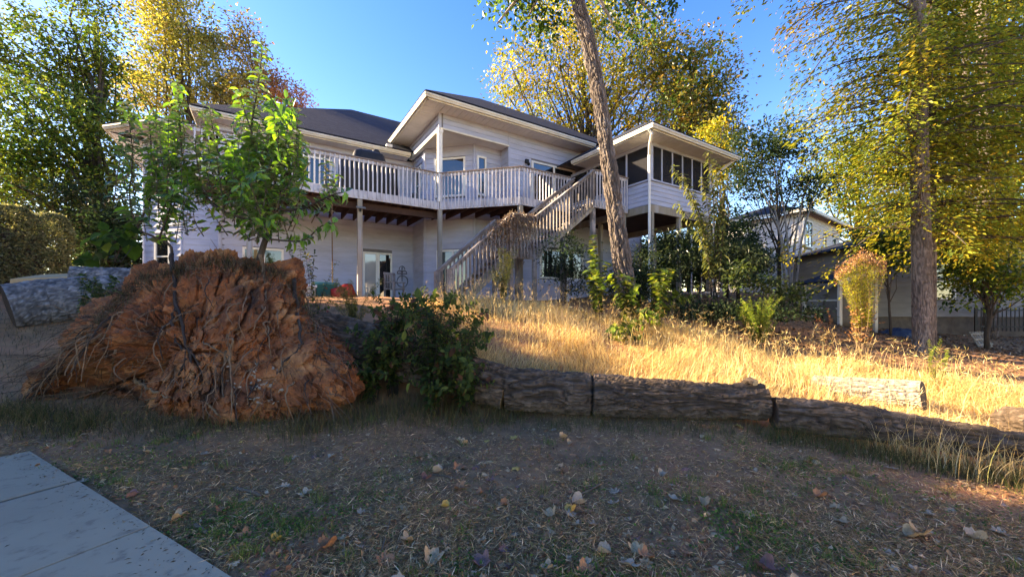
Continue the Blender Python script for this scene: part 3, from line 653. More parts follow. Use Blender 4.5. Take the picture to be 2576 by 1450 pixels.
# ------------------------------------------------------------------ uprooted tree: root plate, roots, trunk
def log_mesh(pts, rad, mat, n=120, step=.03, depth=.035, freq=16.0, stretch=2.2, seed=0, kerfs=(), plates=False):
    """bark: rounded plates between deep wandering furrows, elongated along the axis"""
    pts = np.array(pts, float); seg = np.linalg.norm(np.diff(pts, axis=0), axis=1); cum = np.r_[0, np.cumsum(seg)]; m = int(cum[-1] / step) + 2
    q = np.linspace(0, cum[-1], m); p = np.stack([np.interp(q, cum, pts[:, k]) for k in range(3)], 1); r = np.interp(q, cum, rad)
    tg = unit(np.gradient(p, axis=0)); ref = np.array([0, 0, 1.0]) if abs(tg[:, 2]).mean() < .7 else np.array([0, 1.0, 0]); a = unit(np.cross(tg, ref)); b_ = np.cross(a, tg)
    th = np.arange(n) / n * 2 * math.pi; cx, sx = np.cos(th), np.sin(th)
    Q0 = np.stack(np.broadcast_arrays(cx[None] * r[:, None], sx[None] * r[:, None], q[:, None] + 0 * th[None]), -1).reshape(-1, 3)
    wob = .06 * np.stack([vnoise(Q0 * 3 + 3 + seed), vnoise(Q0 * 3 + 9 + seed), 0 * Q0[:, 0]], 1)
    Q = (Q0 + wob) * np.array([freq, freq, stretch]) + seed * 7.7
    n1 = np.abs(vnoise(Q)); n2 = np.abs(vnoise(Q * 1.9 + 31))
    if plates: n1 = np.minimum(n1, np.abs(vnoise((Q0 + wob) * np.array([freq * .5, freq * .5, stretch * 3]) + 50)))
    f = np.minimum(np.clip(n1 * 3.4, 0, 1), .35 + .65 * np.clip(n2 * 3.5, 0, 1))
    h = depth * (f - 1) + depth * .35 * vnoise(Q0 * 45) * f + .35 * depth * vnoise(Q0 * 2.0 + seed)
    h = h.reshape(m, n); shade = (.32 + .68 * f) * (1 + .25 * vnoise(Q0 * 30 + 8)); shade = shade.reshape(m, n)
    for kq in kerfs:
        kk_ = (np.abs(q - kq) < step * .55); h[kk_] -= .05; shade[kk_] *= .25
    rr = r[:, None] + h
    V = p[:, None] + rr[..., None] * (a[:, None] * cx[None, :, None] + b_[:, None] * sx[None, :, None])
    k = np.arange(m - 1)[:, None] * n; jj = np.arange(n)[None]; j2 = (jj + 1) % n
    F4 = np.stack([k + jj, k + j2, k + n + j2, k + n + jj], -1).reshape(-1, 4)
    C3 = np.repeat(shade.reshape(-1, 1), 3, 1)
    return raw_mesh('bark', V.reshape(-1, 3), F4, mat, C3, smooth=False), V
def cut_face(ring, bulge, mat, parent, name='cut_end'):
    c = ring.mean(0); n = len(ring); V = np.vstack([ring, c + (ring - c) * .5 + bulge, c + bulge])
    Q = [[i, (i + 1) % n, n + (i + 1) % n, n + i] for i in range(n)]; T = [[n + i, n + (i + 1) % n, 2 * n] for i in range(n)]
    b = B(); b.add(V, Q, T); return b.build(name, MT[mat], parent)
def make_log(name, label, pts, rad, bark, ends=('cut_dark', 'cut_dark'), **kw):
    pts = np.array(pts, float); base = pts[0].copy(); base[2] -= rad[0]
    root = empty(name, base, 0, label=label, cat='log'); me, V = log_mesh(pts - base, rad, MT[bark], **kw)
    link('bark', me, root); d = unit(pts[0] - pts[1])
    cut_face(V[0], d * .004, ends[0], root); cut_face(V[-1], -d * .004, ends[1], root)
    return root
upt = empty('uprooted_tree', (-3.4, 5.3, -.05), 0, label='uprooted tree with tall red clay root plate tipped up beside the sidewalk', cat='tree')
UB = np.array([-3.4, 5.3, -.05])
OUT = np.array([(80, 990), (108, 930), (150, 880), (225, 805), (300, 735), (345, 685), (440, 655), (540, 640), (640, 648), (715, 672), (762, 745), (800, 810), (850, 860), (885, 915), (880, 985), (830, 1045), (760, 1085), (640, 1105), (450, 1110), (372, 1088), (330, 1015), (250, 985), (150, 1012)], float)
PC = np.array([500., 885.])
ang = np.arctan2(-(OUT[:, 1] - PC[1]), OUT[:, 0] - PC[0]); rad_ = np.linalg.norm(OUT - PC, axis=1); o_ = np.argsort(ang); ang = ang[o_]; rad_ = rad_[o_]
NT, NP = 460, 240
th = np.linspace(-math.pi, math.pi, NT, endpoint=False); Rt = np.interp(th, ang, rad_, period=2 * math.pi)
ph = np.linspace(0.0003, math.pi - .0003, NP)
TH, PH = np.meshgrid(th, ph); RR = np.broadcast_to(Rt[None], TH.shape)
a_ = np.sin(PH) ** .75
ppx = PC[0] + RR * np.cos(TH) * a_; ppy = PC[1] - RR * np.sin(TH) * a_
ydep = 5.45 - (.62 * np.sign(np.cos(PH)) * np.abs(np.cos(PH)) ** .8) + (1085 - ppy) / 430 * .35 - .2
ydep += 1.15 * np.exp(-(((ppx - 235) / 120) ** 2 + ((ppy - 985) / 70) ** 2)) * (PH < 1.6)            # hollow under the overhang
ydep -= .28 * np.exp(-(((ppx - 300) / 90) ** 2 + ((ppy - 840) / 45) ** 2)) * (PH < 1.6)            # clod above it
ydep -= .22 * np.exp(-(((ppx - 800) / 70) ** 2 + ((ppy - 900) / 90) ** 2)) * (PH < 1.6)
VX = np.stack([(ppx - CX) / F * ydep, ydep, EYE + (HOR - ppy) / F * ydep], -1).reshape(-1, 3)
cen = P(500, 885, 5.5); nrm = unit(VX - cen)
wv = VX + .12 * np.stack([vnoise(VX * 3), vnoise(VX * 3 + 9), vnoise(VX * 3 + 20)], 1)
cr = np.minimum(np.abs(vnoise(wv * 4.2)), np.abs(vnoise(wv * 7.5 + 5)) + .06)
dis = .2 * fbm(VX * 2.0, 4) - .17 * np.clip(1 - cr * 7, 0, 1) + .07 * np.abs(vnoise(VX * 9)) + .05 * vnoise(VX * 17) + .03 * vnoise(VX * 34) + .018 * vnoise(VX * 60)
VX = VX + nrm * dis[:, None]
k = np.arange(NP - 1)[:, None] * NT; jj = np.arange(NT)[None]; j2 = (jj + 1) % NT
RQ = np.stack([k + jj, k + NT + jj, k + NT + j2, k + j2], -1).reshape(-1, 4)
link('root_plate', raw_mesh('root_plate', VX - UB, RQ, MT['clay'], smooth=False), upt)
bvh = BVHTree.FromPolygons([Vector(v) for v in VX], [tuple(map(int, q)) for q in RQ])
def on_ball(px, py, lift=.02):
    d = Vector(((px - CX) / F, 1, (HOR - py) / F)).normalized(); h = bvh.ray_cast(Vector((0, 0, EYE)), d)
    if h[0] is None: return None
    return np.array(h[0] - d * lift)
def root_obj(pix, r, dark=False, hang=0.0, n=16):
    pts = []; last = None
    for (x, y) in pix:
        q = on_ball(x, y, r * .6 + hang)
        if q is None: q = P(x, y, last[1] if last is not None else 5.2)
        pts.append(q); last = q
    s = bez(pts, n) + rng.normal(0, r * .35, (n, 3)); b = B(); b.tube(s - UB, np.linspace(r, r * .35, n) * np.exp(rng.normal(0, .12, n)), 7)
    b.build('root', MT['root_dark' if dark else 'root'], upt, smooth=True)
root_obj([(430, 640), (437, 700), (447, 770), (465, 850), (480, 905), (492, 960)], .026, True, n=24)
root_obj([(447, 770), (432, 800), (440, 850), (458, 880)], .022, True)
root_obj([(478, 880), (500, 915), (512, 950)], .016, True); root_obj([(470, 900), (455, 930), (440, 985), (425, 1010)], .016, True)
root_obj([(740, 700), (745, 760), (752, 830), (752, 875), (720, 905), (692, 945)], .026, True, n=24)
root_obj([(655, 640), (662, 680), (668, 740), (660, 780)], .026); root_obj([(760, 730), (772, 755), (778, 790)], .022)
root_obj([(340, 955), (375, 975), (420, 1000)], .032); root_obj([(335, 1010), (370, 1005), (405, 1000)], .015)
root_obj([(585, 850), (580, 905), (583, 975), (582, 1045)], .013, hang=.1); root_obj([(570, 880), (560, 940), (562, 1000)], .02)
root_obj([(290, 880), (282, 940), (268, 990), (262, 1035)], .014, hang=.15); root_obj([(330, 1035), (300, 1060), (262, 1085)], .022, hang=.12)
root_obj([(520, 1015), (545, 1035), (560, 1052)], .018); root_obj([(510, 860), (540, 875), (575, 895)], .012)
for kk in range(150):      # finer roots springing from the rim and the top, hanging forward
    t = rng.uniform(0, 1)
    if kk < 60: x, y = rng.uniform(90, 330), 0; y = np.interp(x, [90, 150, 225, 330], [970, 885, 810, 720]) + rng.uniform(5, 60); dx, dy = rng.uniform(-55, -8), rng.uniform(25, 110)
    elif kk < 90: x, y = rng.uniform(770, 870), 0; y = np.interp(x, [770, 870], [770, 890]) + rng.uniform(0, 40); dx, dy = rng.uniform(-10, 30), rng.uniform(40, 120)
    else: x, y = rng.uniform(300, 800), rng.uniform(690, 1000); dx, dy = rng.uniform(-25, 25), rng.uniform(25, 90)
    q = on_ball(x, y, .02)
    if q is None: continue
    e = q + np.array([dx * 5.2 / F, -rng.uniform(.05, .22), -dy * 5.2 / F]); mid = (q + e) / 2 + rng.normal(0, .04, 3) + np.array([0, -.06, .03])
    s = bez([q, mid, e], 9) + rng.normal(0, .006, (9, 3)); b = B(); rr0 = rng.uniform(.004, .014); b.tube(s - UB, np.linspace(rr0, rr0 * .3, 9), 5)
    b.build('root', MT['root' if rng.random() < .7 else 'root_dark'], upt)
# hair roots and soil crumbs: too many to pick apart
hb = B(); cnt = 0
while cnt < 1200:
    edge = rng.random() < .55
    if edge:
        i0 = rng.integers(len(OUT)); f = rng.random(); q2 = OUT[i0] * (1 - f) + OUT[(i0 + 1) % len(OUT)] * f; q2 = PC + (q2 - PC) * rng.uniform(.82, .97)
    else: q2 = np.array([rng.uniform(120, 850), rng.uniform(680, 1070)])
    q = on_ball(q2[0], q2[1], .0); cnt += 1
    if q is None: continue
    outw = np.array([(q2[0] - PC[0]) / 400, -.6, -(q2[1] - PC[1]) / 300 * .5 - .3]) + rng.normal(0, .5, 3)
    ln = rng.uniform(.08, .3) * (1.5 if (edge and q2[0] < 330) else 1); s = np.array([q, q + outw * ln * .5 + rng.normal(0, .03, 3), q + outw * ln * .9 + np.array([0, 0, -.3 * ln]) + rng.normal(0, .03, 3)])
    c_ = np.array((.1, .07, .05)) * rng.uniform(.3, 2.0); hb.tube(s - UB, [.0042, .0034, .002], 3, c=c_, cap=False)
hb.build('hair_roots', MT['dead'], upt, kind='stuff')
# stones in the clay
for kk in range(46):
    q = on_ball(rng.normal(655, 32), rng.normal(965, 26), .0)
    if q is None: continue
    b = B(); v = rng.normal(size=(8, 3)) * .012; b.box((-.014, -.01, -.01), (.014, .01, .01)); b.v[0] = b.v[0] + v * .5 + (q - UB); b.build('stone', MT['bark_stem'], upt)
TP = [P(800, 850, 5.95), P(950, 880, 5.95), P(1100, 925, 5.9), P(1274, 976, 5.72)]
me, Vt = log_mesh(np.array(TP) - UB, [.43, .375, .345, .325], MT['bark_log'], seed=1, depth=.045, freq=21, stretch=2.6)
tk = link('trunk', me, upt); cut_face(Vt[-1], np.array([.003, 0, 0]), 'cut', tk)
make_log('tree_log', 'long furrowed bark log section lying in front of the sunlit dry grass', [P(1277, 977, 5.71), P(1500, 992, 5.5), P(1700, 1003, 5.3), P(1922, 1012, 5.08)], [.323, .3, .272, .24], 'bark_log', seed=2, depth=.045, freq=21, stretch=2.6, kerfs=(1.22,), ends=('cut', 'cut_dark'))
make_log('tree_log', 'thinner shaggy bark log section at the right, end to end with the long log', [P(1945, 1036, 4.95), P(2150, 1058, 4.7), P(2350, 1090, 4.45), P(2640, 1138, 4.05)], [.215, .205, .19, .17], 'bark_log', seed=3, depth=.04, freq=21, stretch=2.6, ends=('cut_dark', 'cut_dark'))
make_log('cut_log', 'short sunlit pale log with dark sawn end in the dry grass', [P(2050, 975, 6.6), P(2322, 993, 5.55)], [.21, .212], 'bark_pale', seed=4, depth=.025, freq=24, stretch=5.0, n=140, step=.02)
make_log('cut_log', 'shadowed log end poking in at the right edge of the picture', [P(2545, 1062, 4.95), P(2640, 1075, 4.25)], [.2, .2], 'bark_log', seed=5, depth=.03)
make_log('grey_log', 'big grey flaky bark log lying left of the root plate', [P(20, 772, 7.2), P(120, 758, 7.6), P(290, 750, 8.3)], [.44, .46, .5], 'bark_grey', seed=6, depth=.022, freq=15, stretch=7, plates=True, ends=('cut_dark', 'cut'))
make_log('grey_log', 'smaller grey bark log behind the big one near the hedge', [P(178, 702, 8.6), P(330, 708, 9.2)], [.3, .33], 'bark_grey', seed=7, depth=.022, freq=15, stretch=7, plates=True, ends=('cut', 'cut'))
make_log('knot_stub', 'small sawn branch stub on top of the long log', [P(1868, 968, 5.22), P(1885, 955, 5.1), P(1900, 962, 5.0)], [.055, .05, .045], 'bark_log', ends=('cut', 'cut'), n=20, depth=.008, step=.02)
# sawn slab with its tan face up behind the grey logs
b = B(); q = P(205, 705, 9.3); b.box((-1.1, -.45, -.2), (1.1, .45, .12)); b.v[0][4:, :] *= np.array([.96, .85, 1]); b.v[0] += np.array([0, 0, 0])
o = b.build('sawn_slab', MT['cut'], None, label='tan sawn wood slab lying behind the grey logs at left', cat='slab'); o.location = (q[0], q[1], q[2] + .02); o.rotation_euler = (R(12), R(-3), R(10))

# ------------------------------------------------------------------ standing trees
def bark_trunk(name, label, pts, rad, bark, cat='tree', group=None, limb_specs=(), **kw):
    pts = np.array(pts, float); root = empty(name, pts[0], 0, label=label, cat=cat, group=group)
    me, V = log_mesh(bez(pts, 24) - pts[0], np.interp(np.linspace(0, 1, 24), np.linspace(0, 1, len(rad)), rad), MT[bark], **{**dict(n=110, step=.04), **kw})
    link('trunk', me, root); return root
# tall leaning trunk in front of the stairs, its crown above the picture
lt = [P(1575, 745, 10.4), P(1562, 640, 10.4), P(1545, 520, 10.4), P(1515, 300, 10.4), P(1482, 120, 10.4), P(1452, 0, 10.4), P(1425, -110, 10.4), P(1400, -330, 10.5)]
lean = bark_trunk('leaning_tree', 'tall leaning furrowed trunk standing in front of the stairs and screened porch', lt, [.3, .245, .225, .205, .195, .185, .17, .12], 'bark_trunk', depth=.05, freq=17, stretch=1.8)
def crown_only(root, blobs, nclump, per, size, palette, clump=.6, flat=.55, var=.2, aspect=.55, twist=.5, droop=0, name='crown', streak=None):
    base3 = np.array(root.location); bl = np.array(blobs, float); vol = (bl[:, 3] * bl[:, 4] * bl[:, 5]) ** .72; bi = rng.choice(len(bl), nclump, p=vol / vol.sum())
    dirs = unit(rng.normal(size=(nclump, 3))); cc = bl[bi, :3] + dirs * bl[bi, 3:] * (rng.uniform(0, 1, nclump) ** (1 / 2.4))[:, None]
    n = nclump * per; ci = np.repeat(np.arange(nclump), per); cs = clump * np.exp(rng.normal(0, .25, nclump))
    off = rng.normal(size=(n, 3)) * cs[ci][:, None] * np.array([1, 1, flat]) * .6; pos = cc[ci] + off
    D = unit(off + rng.normal(size=(n, 3)) * .8 * clump + np.array([0, 0, -droop]) * clump); N = unit(np.array([0, 0, 1.0]) + rng.normal(size=(n, 3)) * twist)
    C = (pick(palette, n, .12) * .5 + pick(palette, nclump, .1)[ci] * .5) * np.exp(rng.normal(0, var, (nclump, 1)))[ci]; L = size * np.exp(rng.normal(0, .2, n))
    link(name, scatter_mesh(name, T_DIAMOND, pos - base3, D, N, L, L * aspect, C, MT['leaf']), root); return cc
crown_only(lean, [blob(1330, 20, 11, 120, 55), blob(1600, 15, 11, 130, 75), (-.5, 10.5, 12.5, 3, 2.5, 2.0), (2.2, 10.5, 12.8, 3, 2.5, 2.2)], 210, 46, .15, GREEN, clump=.45)
b = B(); base = np.array(lean.location)
for (tx, ty) in ((1330, 40), (1250, 60), (1600, 40), (1660, 50), (1560, 100)):
    a = P(1430, -90, 10.4); b.tube(bez([a, (a + P(tx, ty, 11)) / 2 + np.array([0, 0, .3]), P(tx, ty, 11)], 8) - base, np.linspace(.09, .02, 8), 6)
b.build('limb', MT['bark_stem'], lean, smooth=True)
# pair of trunks at the right with layered yellow-green foliage
r1 = [P(2322, 905, 9.4), P(2318, 700, 9.4), P(2312, 400, 9.4), P(2308, 150, 9.4), P(2306, -20, 9.4), P(2300, -300, 9.4)]
ra = bark_trunk('twin_trunk_tree', 'dark straight front trunk of the yellow leaved pair at right', r1, [.2, .185, .17, .16, .15, .1], 'bark_trunk', depth=.016, freq=26, stretch=5)
r2 = [P(2332, 880, 10.1), P(2334, 700, 10.1), P(2334, 400, 10.1), P(2338, 150, 10.1), P(2352, -20, 10.1), P(2370, -300, 10.1)]
rb = bark_trunk('twin_trunk_tree', 'slimmer trunk standing close behind the dark straight trunk at right', r2, [.17, .155, .15, .145, .145, .1], 'bark_trunk', depth=.016, freq=26, stretch=5, seed=4)
def layered(root, boughs, palette, size=.15, dens=150, aspect=.42, thick=.26, width=.55, bark='bark_dark'):
    """drooping, flat sprays of foliage along boughs"""
    base3 = np.array(root.location); C = []; D = []; N = []; cl = []; bb = B()
    for (p0, p1, wd) in boughs:
        s = bez([p0, (p0 + p1) / 2 + np.array([0, 0, rng.uniform(-.05, .2) * np.linalg.norm(p1 - p0)]), p1], 10); bb.tube(s - base3, np.linspace(.035, .006, 10), 5, cap=False)
        L = np.linalg.norm(p1 - p0); m = int(dens * L); t = rng.uniform(.12, 1.02, m); c = np.stack([np.interp(t, np.linspace(0, 1, 10), s[:, k]) for k in range(3)], 1)
        ax = unit((p1 - p0)[None])[0]; sd = unit(np.cross(ax, [0, 0, 1.0])[None])[0]
        off = rng.normal(0, wd * .55, m) * (1.15 - .55 * t); c = c + sd * off[:, None] + np.array([0, 0, 1.0]) * (rng.normal(0, thick, m) - np.abs(off) * .22)[:, None]
        C.append(c); D.append(unit(ax * .7 + sd * np.sign(off)[:, None] * .7 + np.array([0, 0, -.25]) + rng.normal(0, .35, (m, 3)))); N.append(unit(np.array([0, 0, 1.0]) + rng.normal(0, .45, (m, 3))))
        cl.append((pick(palette, m, .15) * .6 + pick(palette, 1, .1) * .4))
    C = np.vstack(C); n = len(C); Ls = size * np.exp(rng.normal(0, .2, n))
    link('foliage', scatter_mesh('foliage', T_DIAMOND, C - base3, np.vstack(D), np.vstack(N), Ls, Ls * aspect, np.vstack(cl), MT['leaf']), root)
    bb.build('boughs', MT[bark], root)
bo = []
for kk in range(88):
    py = rng.uniform(-60, 560); side = rng.choice([-1, 1], p=[.5, .5]); y0 = 9.4
    p0 = P(2312, py, y0); reach = rng.uniform(1.6, 3.4) * (.55 + .45 * min(1, max(0, (640 - py) / 300)))
    if side < 0: reach *= np.interp(py, [0, 120, 300, 450, 560], [1.15, .9, 1.05, .75, .5])
    az = rng.uniform(-1.0, 1.0); e = p0 + np.array([side * math.cos(az) * reach, math.sin(az) * reach * .8, rng.uniform(-.55, .1) * reach * .6]); bo.append((p0, e, rng.uniform(.35, .7)))
bo.append((P(2300, -60, 9.4), P(1960, 90, 8.6), .3)); bo.append((P(2290, -80, 9.4), P(1850, 5, 8.8), .22)); bo.append((P(2290, 30, 9.4), P(1985, 265, 8.6), .5)); bo.append((P(2300, 230, 9.4), P(2010, 330, 8.5), .5))
layered(ra, bo, YGREEN, size=.105, dens=108, aspect=.45)
bo = []
for kk in range(80):
    py = rng.uniform(-80, 620); p0 = P(2345, py, 10.1); reach = rng.uniform(1.5, 3.8); az = rng.uniform(-1.2, 1.2); side = rng.choice([-1, 1], p=[.25, .75])
    bo.append((p0, p0 + np.array([side * math.cos(az) * reach, math.sin(az) * reach * .8 - .3, rng.uniform(-.6, .05) * reach * .6]), rng.uniform(.35, .7)))
layered(rb, bo, YELLOW, size=.105, dens=108, aspect=.45)

# background trees
bgG = 'trees rising behind the house'
make_tree('broadleaf_tree', 'big dark green tree rising left of the house above the hedge', 'tree', (-23, 22),
          [blob(90, 160, 21, 110, 120), blob(215, 90, 21, 90, 110), blob(130, 320, 20, 150, 130), blob(250, 260, 22, 80, 130), blob(100, 500, 20, 160, 130), blob(250, 430, 22, 100, 130), blob(30, 420, 19, 90, 120), blob(180, -30, 22, 80, 60)], 520, 62, .2, GREEN + [((.16, .17, .03), 2.2)], .4, P(230, 60, 22), clump=.75, flat=.45, var=.35, limbs=40)
make_tree('broadleaf_tree', 'tall pale yellow autumn tree behind the left end of the roof', 'tree', (-24, 31),
          [blob(400, 120, 30, 85, 150), blob(470, 90, 30, 75, 110), blob(440, 240, 30, 110, 80), blob(350, 210, 30, 60, 80), blob(400, 10, 30, 60, 50)], 300, 46, .24, [((.34, .32, .08), 4), ((.2, .22, .05), 4), ((.46, .38, .1), 3), ((.12, .15, .04), 3), ((.42, .27, .08), 1)], .28, P(430, 40, 30), clump=.8, var=.3, limbs=40, group=None)
make_tree('broadleaf_tree', 'slender pale olive tree behind the shrub, second of the row left of the roof peak', 'tree', (-20, 31),
          [blob(545, 170, 30, 40, 90), blob(560, 240, 30, 60, 60), blob(530, 100, 30, 25, 40)], 120, 42, .22, [((.3, .28, .09), 4), ((.18, .2, .06), 4), ((.4, .33, .12), 2)], .15, P(540, 110, 30), clump=.65, var=.3, limbs=26)
make_tree('broadleaf_tree', 'slender pinkish brown autumn tree behind the tall shrub shoot', 'tree', (-18, 30),
          [blob(625, 130, 29, 35, 75), blob(640, 220, 29, 55, 70), blob(612, 75, 29, 18, 35)], 110, 40, .22, MIXED + [((.33, .2, .13), 3)], .15, P(620, 70, 29), clump=.6, var=.3, limbs=24)
make_tree('broadleaf_tree', 'low reddish autumn tree peeping over the dark roof', 'tree', (-15.5, 30),
          [blob(720, 235, 29, 45, 50), blob(750, 262, 29, 35, 30), blob(690, 215, 29, 40, 50)], 60, 42, .2, REDDISH, .13, P(715, 215, 29), clump=.55, limbs=14)
make_tree('broadleaf_tree', 'large yellow green tree with many pale stems behind the main roof', 'tree', (5.5, 28),
          [blob(1400, 130, 27, 120, 110), blob(1330, 230, 27, 95, 90), blob(1470, 260, 27, 130, 90), blob(1560, 130, 27, 130, 110), blob(1620, 230, 27, 120, 110), blob(1290, 190, 27, 60, 70), blob(1500, 20, 27, 160, 60)], 560, 36, .21, YELLOW + [((.1, .13, .025), 5)], .3, P(1470, 40, 27), clump=.7, var=.32, limbs=70)
make_tree('broadleaf_tree', 'olive and orange autumn tree behind the screened porch roof', 'tree', (12, 26),
          [blob(1740, 180, 25, 95, 85), blob(1790, 290, 25, 70, 90), blob(1700, 290, 25, 90, 80), blob(1650, 130, 25, 60, 70), blob(1820, 340, 25, 40, 70)], 300, 46, .22, GREEN + MIXED + [((.34, .17, .03), 2)], .24, P(1740, 120, 25), clump=.75, var=.35, limbs=36)
make_tree('small_tree', 'yellow leaved young tree beside the porch roof corner', 'tree', (11.5, 20.5), [blob(1810, 350, 20, 50, 55), blob(1830, 420, 20, 60, 60), blob(1780, 430, 20, 40, 60)], 80, 40, .17, YELLOW, .1, P(1810, 320, 20), clump=.5, limbs=14)
# crape myrtle like multi stem tree right of the porch
cm = [blob(1900, 380, 18, 70, 70), blob(1980, 370, 18, 65, 70), blob(2020, 470, 18, 60, 70), blob(1890, 470, 18, 60, 60)]
t_ = make_tree('multi_stem_tree', 'dark blue green multi stem tree between the porch and the far house', 'tree', (12.6, 18), cm, 170, 44, .15, DKGREEN + [((.05, .09, .03), 2)], .1, P(1950, 400, 18), clump=.5, limbs=30)
for (x0, x1) in ((1985, 2030), (1990, 1960), (2000, 1900), (1995, 2060), (1980, 1930)):
    b = B(); bs = np.array(t_.location); q0 = P(x0, 720, 17.6); q0[2] = g1(q0[0], q0[1]) - .1; b.tube(bez([q0, P((x0 * 2 + x1) / 3, 600, 17.7), P(x1, 450, 18)], 9) - bs, np.linspace(.07, .02, 9), 6); b.build('stem', MT['bark_stem'], t_, smooth=True)
make_tree('evergreen_shrub', 'dark evergreen shrub behind the screened porch', 'shrub', (11.2, 19), [blob(1850, 585, 18, 62, 55), blob(1840, 650, 17, 80, 60)], 110, 60, .12, DKGREEN, .1, P(1860, 580, 18), clump=.45, limbs=10)
make_tree('broadleaf_tree', 'tall sunlit green tree behind the far grey house', 'tree', (30, 34), [blob(2150, 440, 32, 100, 90), blob(2230, 520, 32, 110, 90), blob(2120, 380, 32, 60, 60), blob(2230, 380, 32, 90, 90)], 300, 44, .27, YGREEN + GREEN, .3, P(2170, 380, 32), clump=.95, var=.3, limbs=20)
make_tree('broadleaf_tree', 'dense olive green tree filling the right edge behind the twin trunks', 'tree', (30, 23), [blob(2480, 200, 21, 120, 180), blob(2520, 420, 21, 110, 130), blob(2440, 60, 21, 110, 120), blob(2420, 330, 22, 90, 130), blob(2570, 60, 21, 80, 150), blob(2560, 300, 21, 80, 200)], 420, 52, .2, YGREEN + GREEN + [((.1, .12, .03), 4)], .33, P(2440, 0, 21), clump=.75, var=.35, limbs=30)
make_tree('broadleaf_tree', 'orange tinted tree low at the right edge beyond the iron fence', 'tree', (31, 24), [blob(2520, 560, 22, 90, 70), blob(2560, 640, 22, 60, 60), blob(2470, 620, 22, 60, 50)], 140, 46, .2, YELLOW + REDDISH, .25, P(2500, 540, 22), clump=.7, limbs=14)
make_tree('broadleaf_tree', 'shaded dark green tree between the far houses and the twin trunks', 'tree', (21, 20), [blob(2255, 600, 14.8, 55, 40), blob(2420, 640, 14, 60, 50), blob(2430, 720, 13.5, 45, 60), blob(2235, 650, 14.4, 40, 35), blob(2310, 625, 13.6, 50, 35), blob(2500, 690, 13.5, 55, 60), blob(2550, 630, 13.5, 55, 70), blob(2400, 560, 18, 80, 60), blob(2330, 520, 19, 120, 60)], 300, 46, .14, GREEN + DKGREEN + YGREEN, .2, P(2250, 520, 18.5), clump=.55, limbs=18)
make_tree('understory_tree', 'leafy yellow green understory tree screening the fence at the right edge', 'tree', (15.2, 12.3), [blob(2415, 590, 12, 70, 45), blob(2530, 570, 12, 60, 80), blob(2490, 690, 12, 65, 45), blob(2440, 660, 12.2, 40, 40), blob(2560, 720, 12, 40, 50)], 190, 44, .11, GREEN + YGREEN, .07, P(2480, 560, 12), clump=.4, limbs=24)
make_tree('understory_tree', 'shaded leafy sapling in front of the garage window', 'tree', (12.2, 12.4), [blob(2235, 620, 12.4, 45, 40), blob(2200, 590, 12.4, 40, 30), blob(2270, 670, 12.4, 25, 35)], 70, 40, .1, GREEN, .04, P(2230, 590, 12.4), clump=.35, limbs=12)
for (px_, d_, lb) in ((2485, 15.5, 'pale straight trunk beside the right edge beyond the iron fence'), (2440, 17, 'slim shaded trunk left of the pale trunk near the right edge')):
    q0 = P(px_, 770, d_); q0[2] = g1(q0[0], q0[1]) - .1
    bark_trunk('bare_trunk_tree', lb, [q0, P(px_ - 6, 500, d_), P(px_ - 10, 200, d_), P(px_ - 20, -50, d_)], [.28, .24, .2, .16] if d_ < 16 else [.16, .14, .12, .1], 'bark_trunk', depth=.015, freq=24, stretch=4)
# dark wood at far left, behind hedge
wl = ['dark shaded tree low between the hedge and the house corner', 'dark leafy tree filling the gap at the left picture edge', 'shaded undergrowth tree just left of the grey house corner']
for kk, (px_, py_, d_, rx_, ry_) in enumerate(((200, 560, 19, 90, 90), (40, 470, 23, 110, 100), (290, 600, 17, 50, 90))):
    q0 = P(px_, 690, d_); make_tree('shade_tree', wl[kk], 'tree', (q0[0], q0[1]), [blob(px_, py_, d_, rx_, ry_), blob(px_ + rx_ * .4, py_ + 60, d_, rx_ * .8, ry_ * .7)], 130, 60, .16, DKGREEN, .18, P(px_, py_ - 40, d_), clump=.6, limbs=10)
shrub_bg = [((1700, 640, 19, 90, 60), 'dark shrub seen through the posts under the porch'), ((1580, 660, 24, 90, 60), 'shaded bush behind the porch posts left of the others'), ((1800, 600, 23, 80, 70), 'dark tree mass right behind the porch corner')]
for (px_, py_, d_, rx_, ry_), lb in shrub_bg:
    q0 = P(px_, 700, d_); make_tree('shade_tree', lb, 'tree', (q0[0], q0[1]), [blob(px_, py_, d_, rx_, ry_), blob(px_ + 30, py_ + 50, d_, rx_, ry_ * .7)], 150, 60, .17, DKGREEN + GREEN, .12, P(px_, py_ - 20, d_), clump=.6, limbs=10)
# a pale distant belt of trees closes the horizon
for kk in range(15):
    x = -95 + kk * 14 + rng.uniform(-3, 3); y = 62 + rng.uniform(-6, 8); z = 2.3; h = rng.uniform(8, 13)
    make_tree('distant_tree', 'distant hazy tree in the belt beyond the houses', 'tree', (x, y), [(x, y, z + h * .55, 7, 5, h * .45)], 60, 40, .6, GREEN + YGREEN, .3, (x, y, z + h * .7), clump=2.2, limbs=6, group='belt of trees beyond the houses')
# trees left of and behind the viewpoint: they shade the lawn
for (x, y, h, r_, lb) in ((-18.2, 8.9, 7.6, 1.9, 'low bushy shade tree beside the hedge, left of the picture'), (-18.5, 5.1, 10.7, 2.5, 'shade tree left of the grey logs, outside the picture'), (-18, 1.2, 13.0, 3.0, 'shade tree nearest the sidewalk, left of the picture'), (-24, 2.6, 14, 3.4, 'second row shade tree left of the picture')):
    z = g1(x, y); make_tree('shade_tree', lb, 'tree', (x, y), [(x, y, z + h * .36, r_, r_, h * .34), (x, y, z + h * .7, r_ * .9, r_ * .9, h * .28)], 300, 60, .42, GREEN, .35, (x, y, z + h * .8), clump=.8, limbs=16)

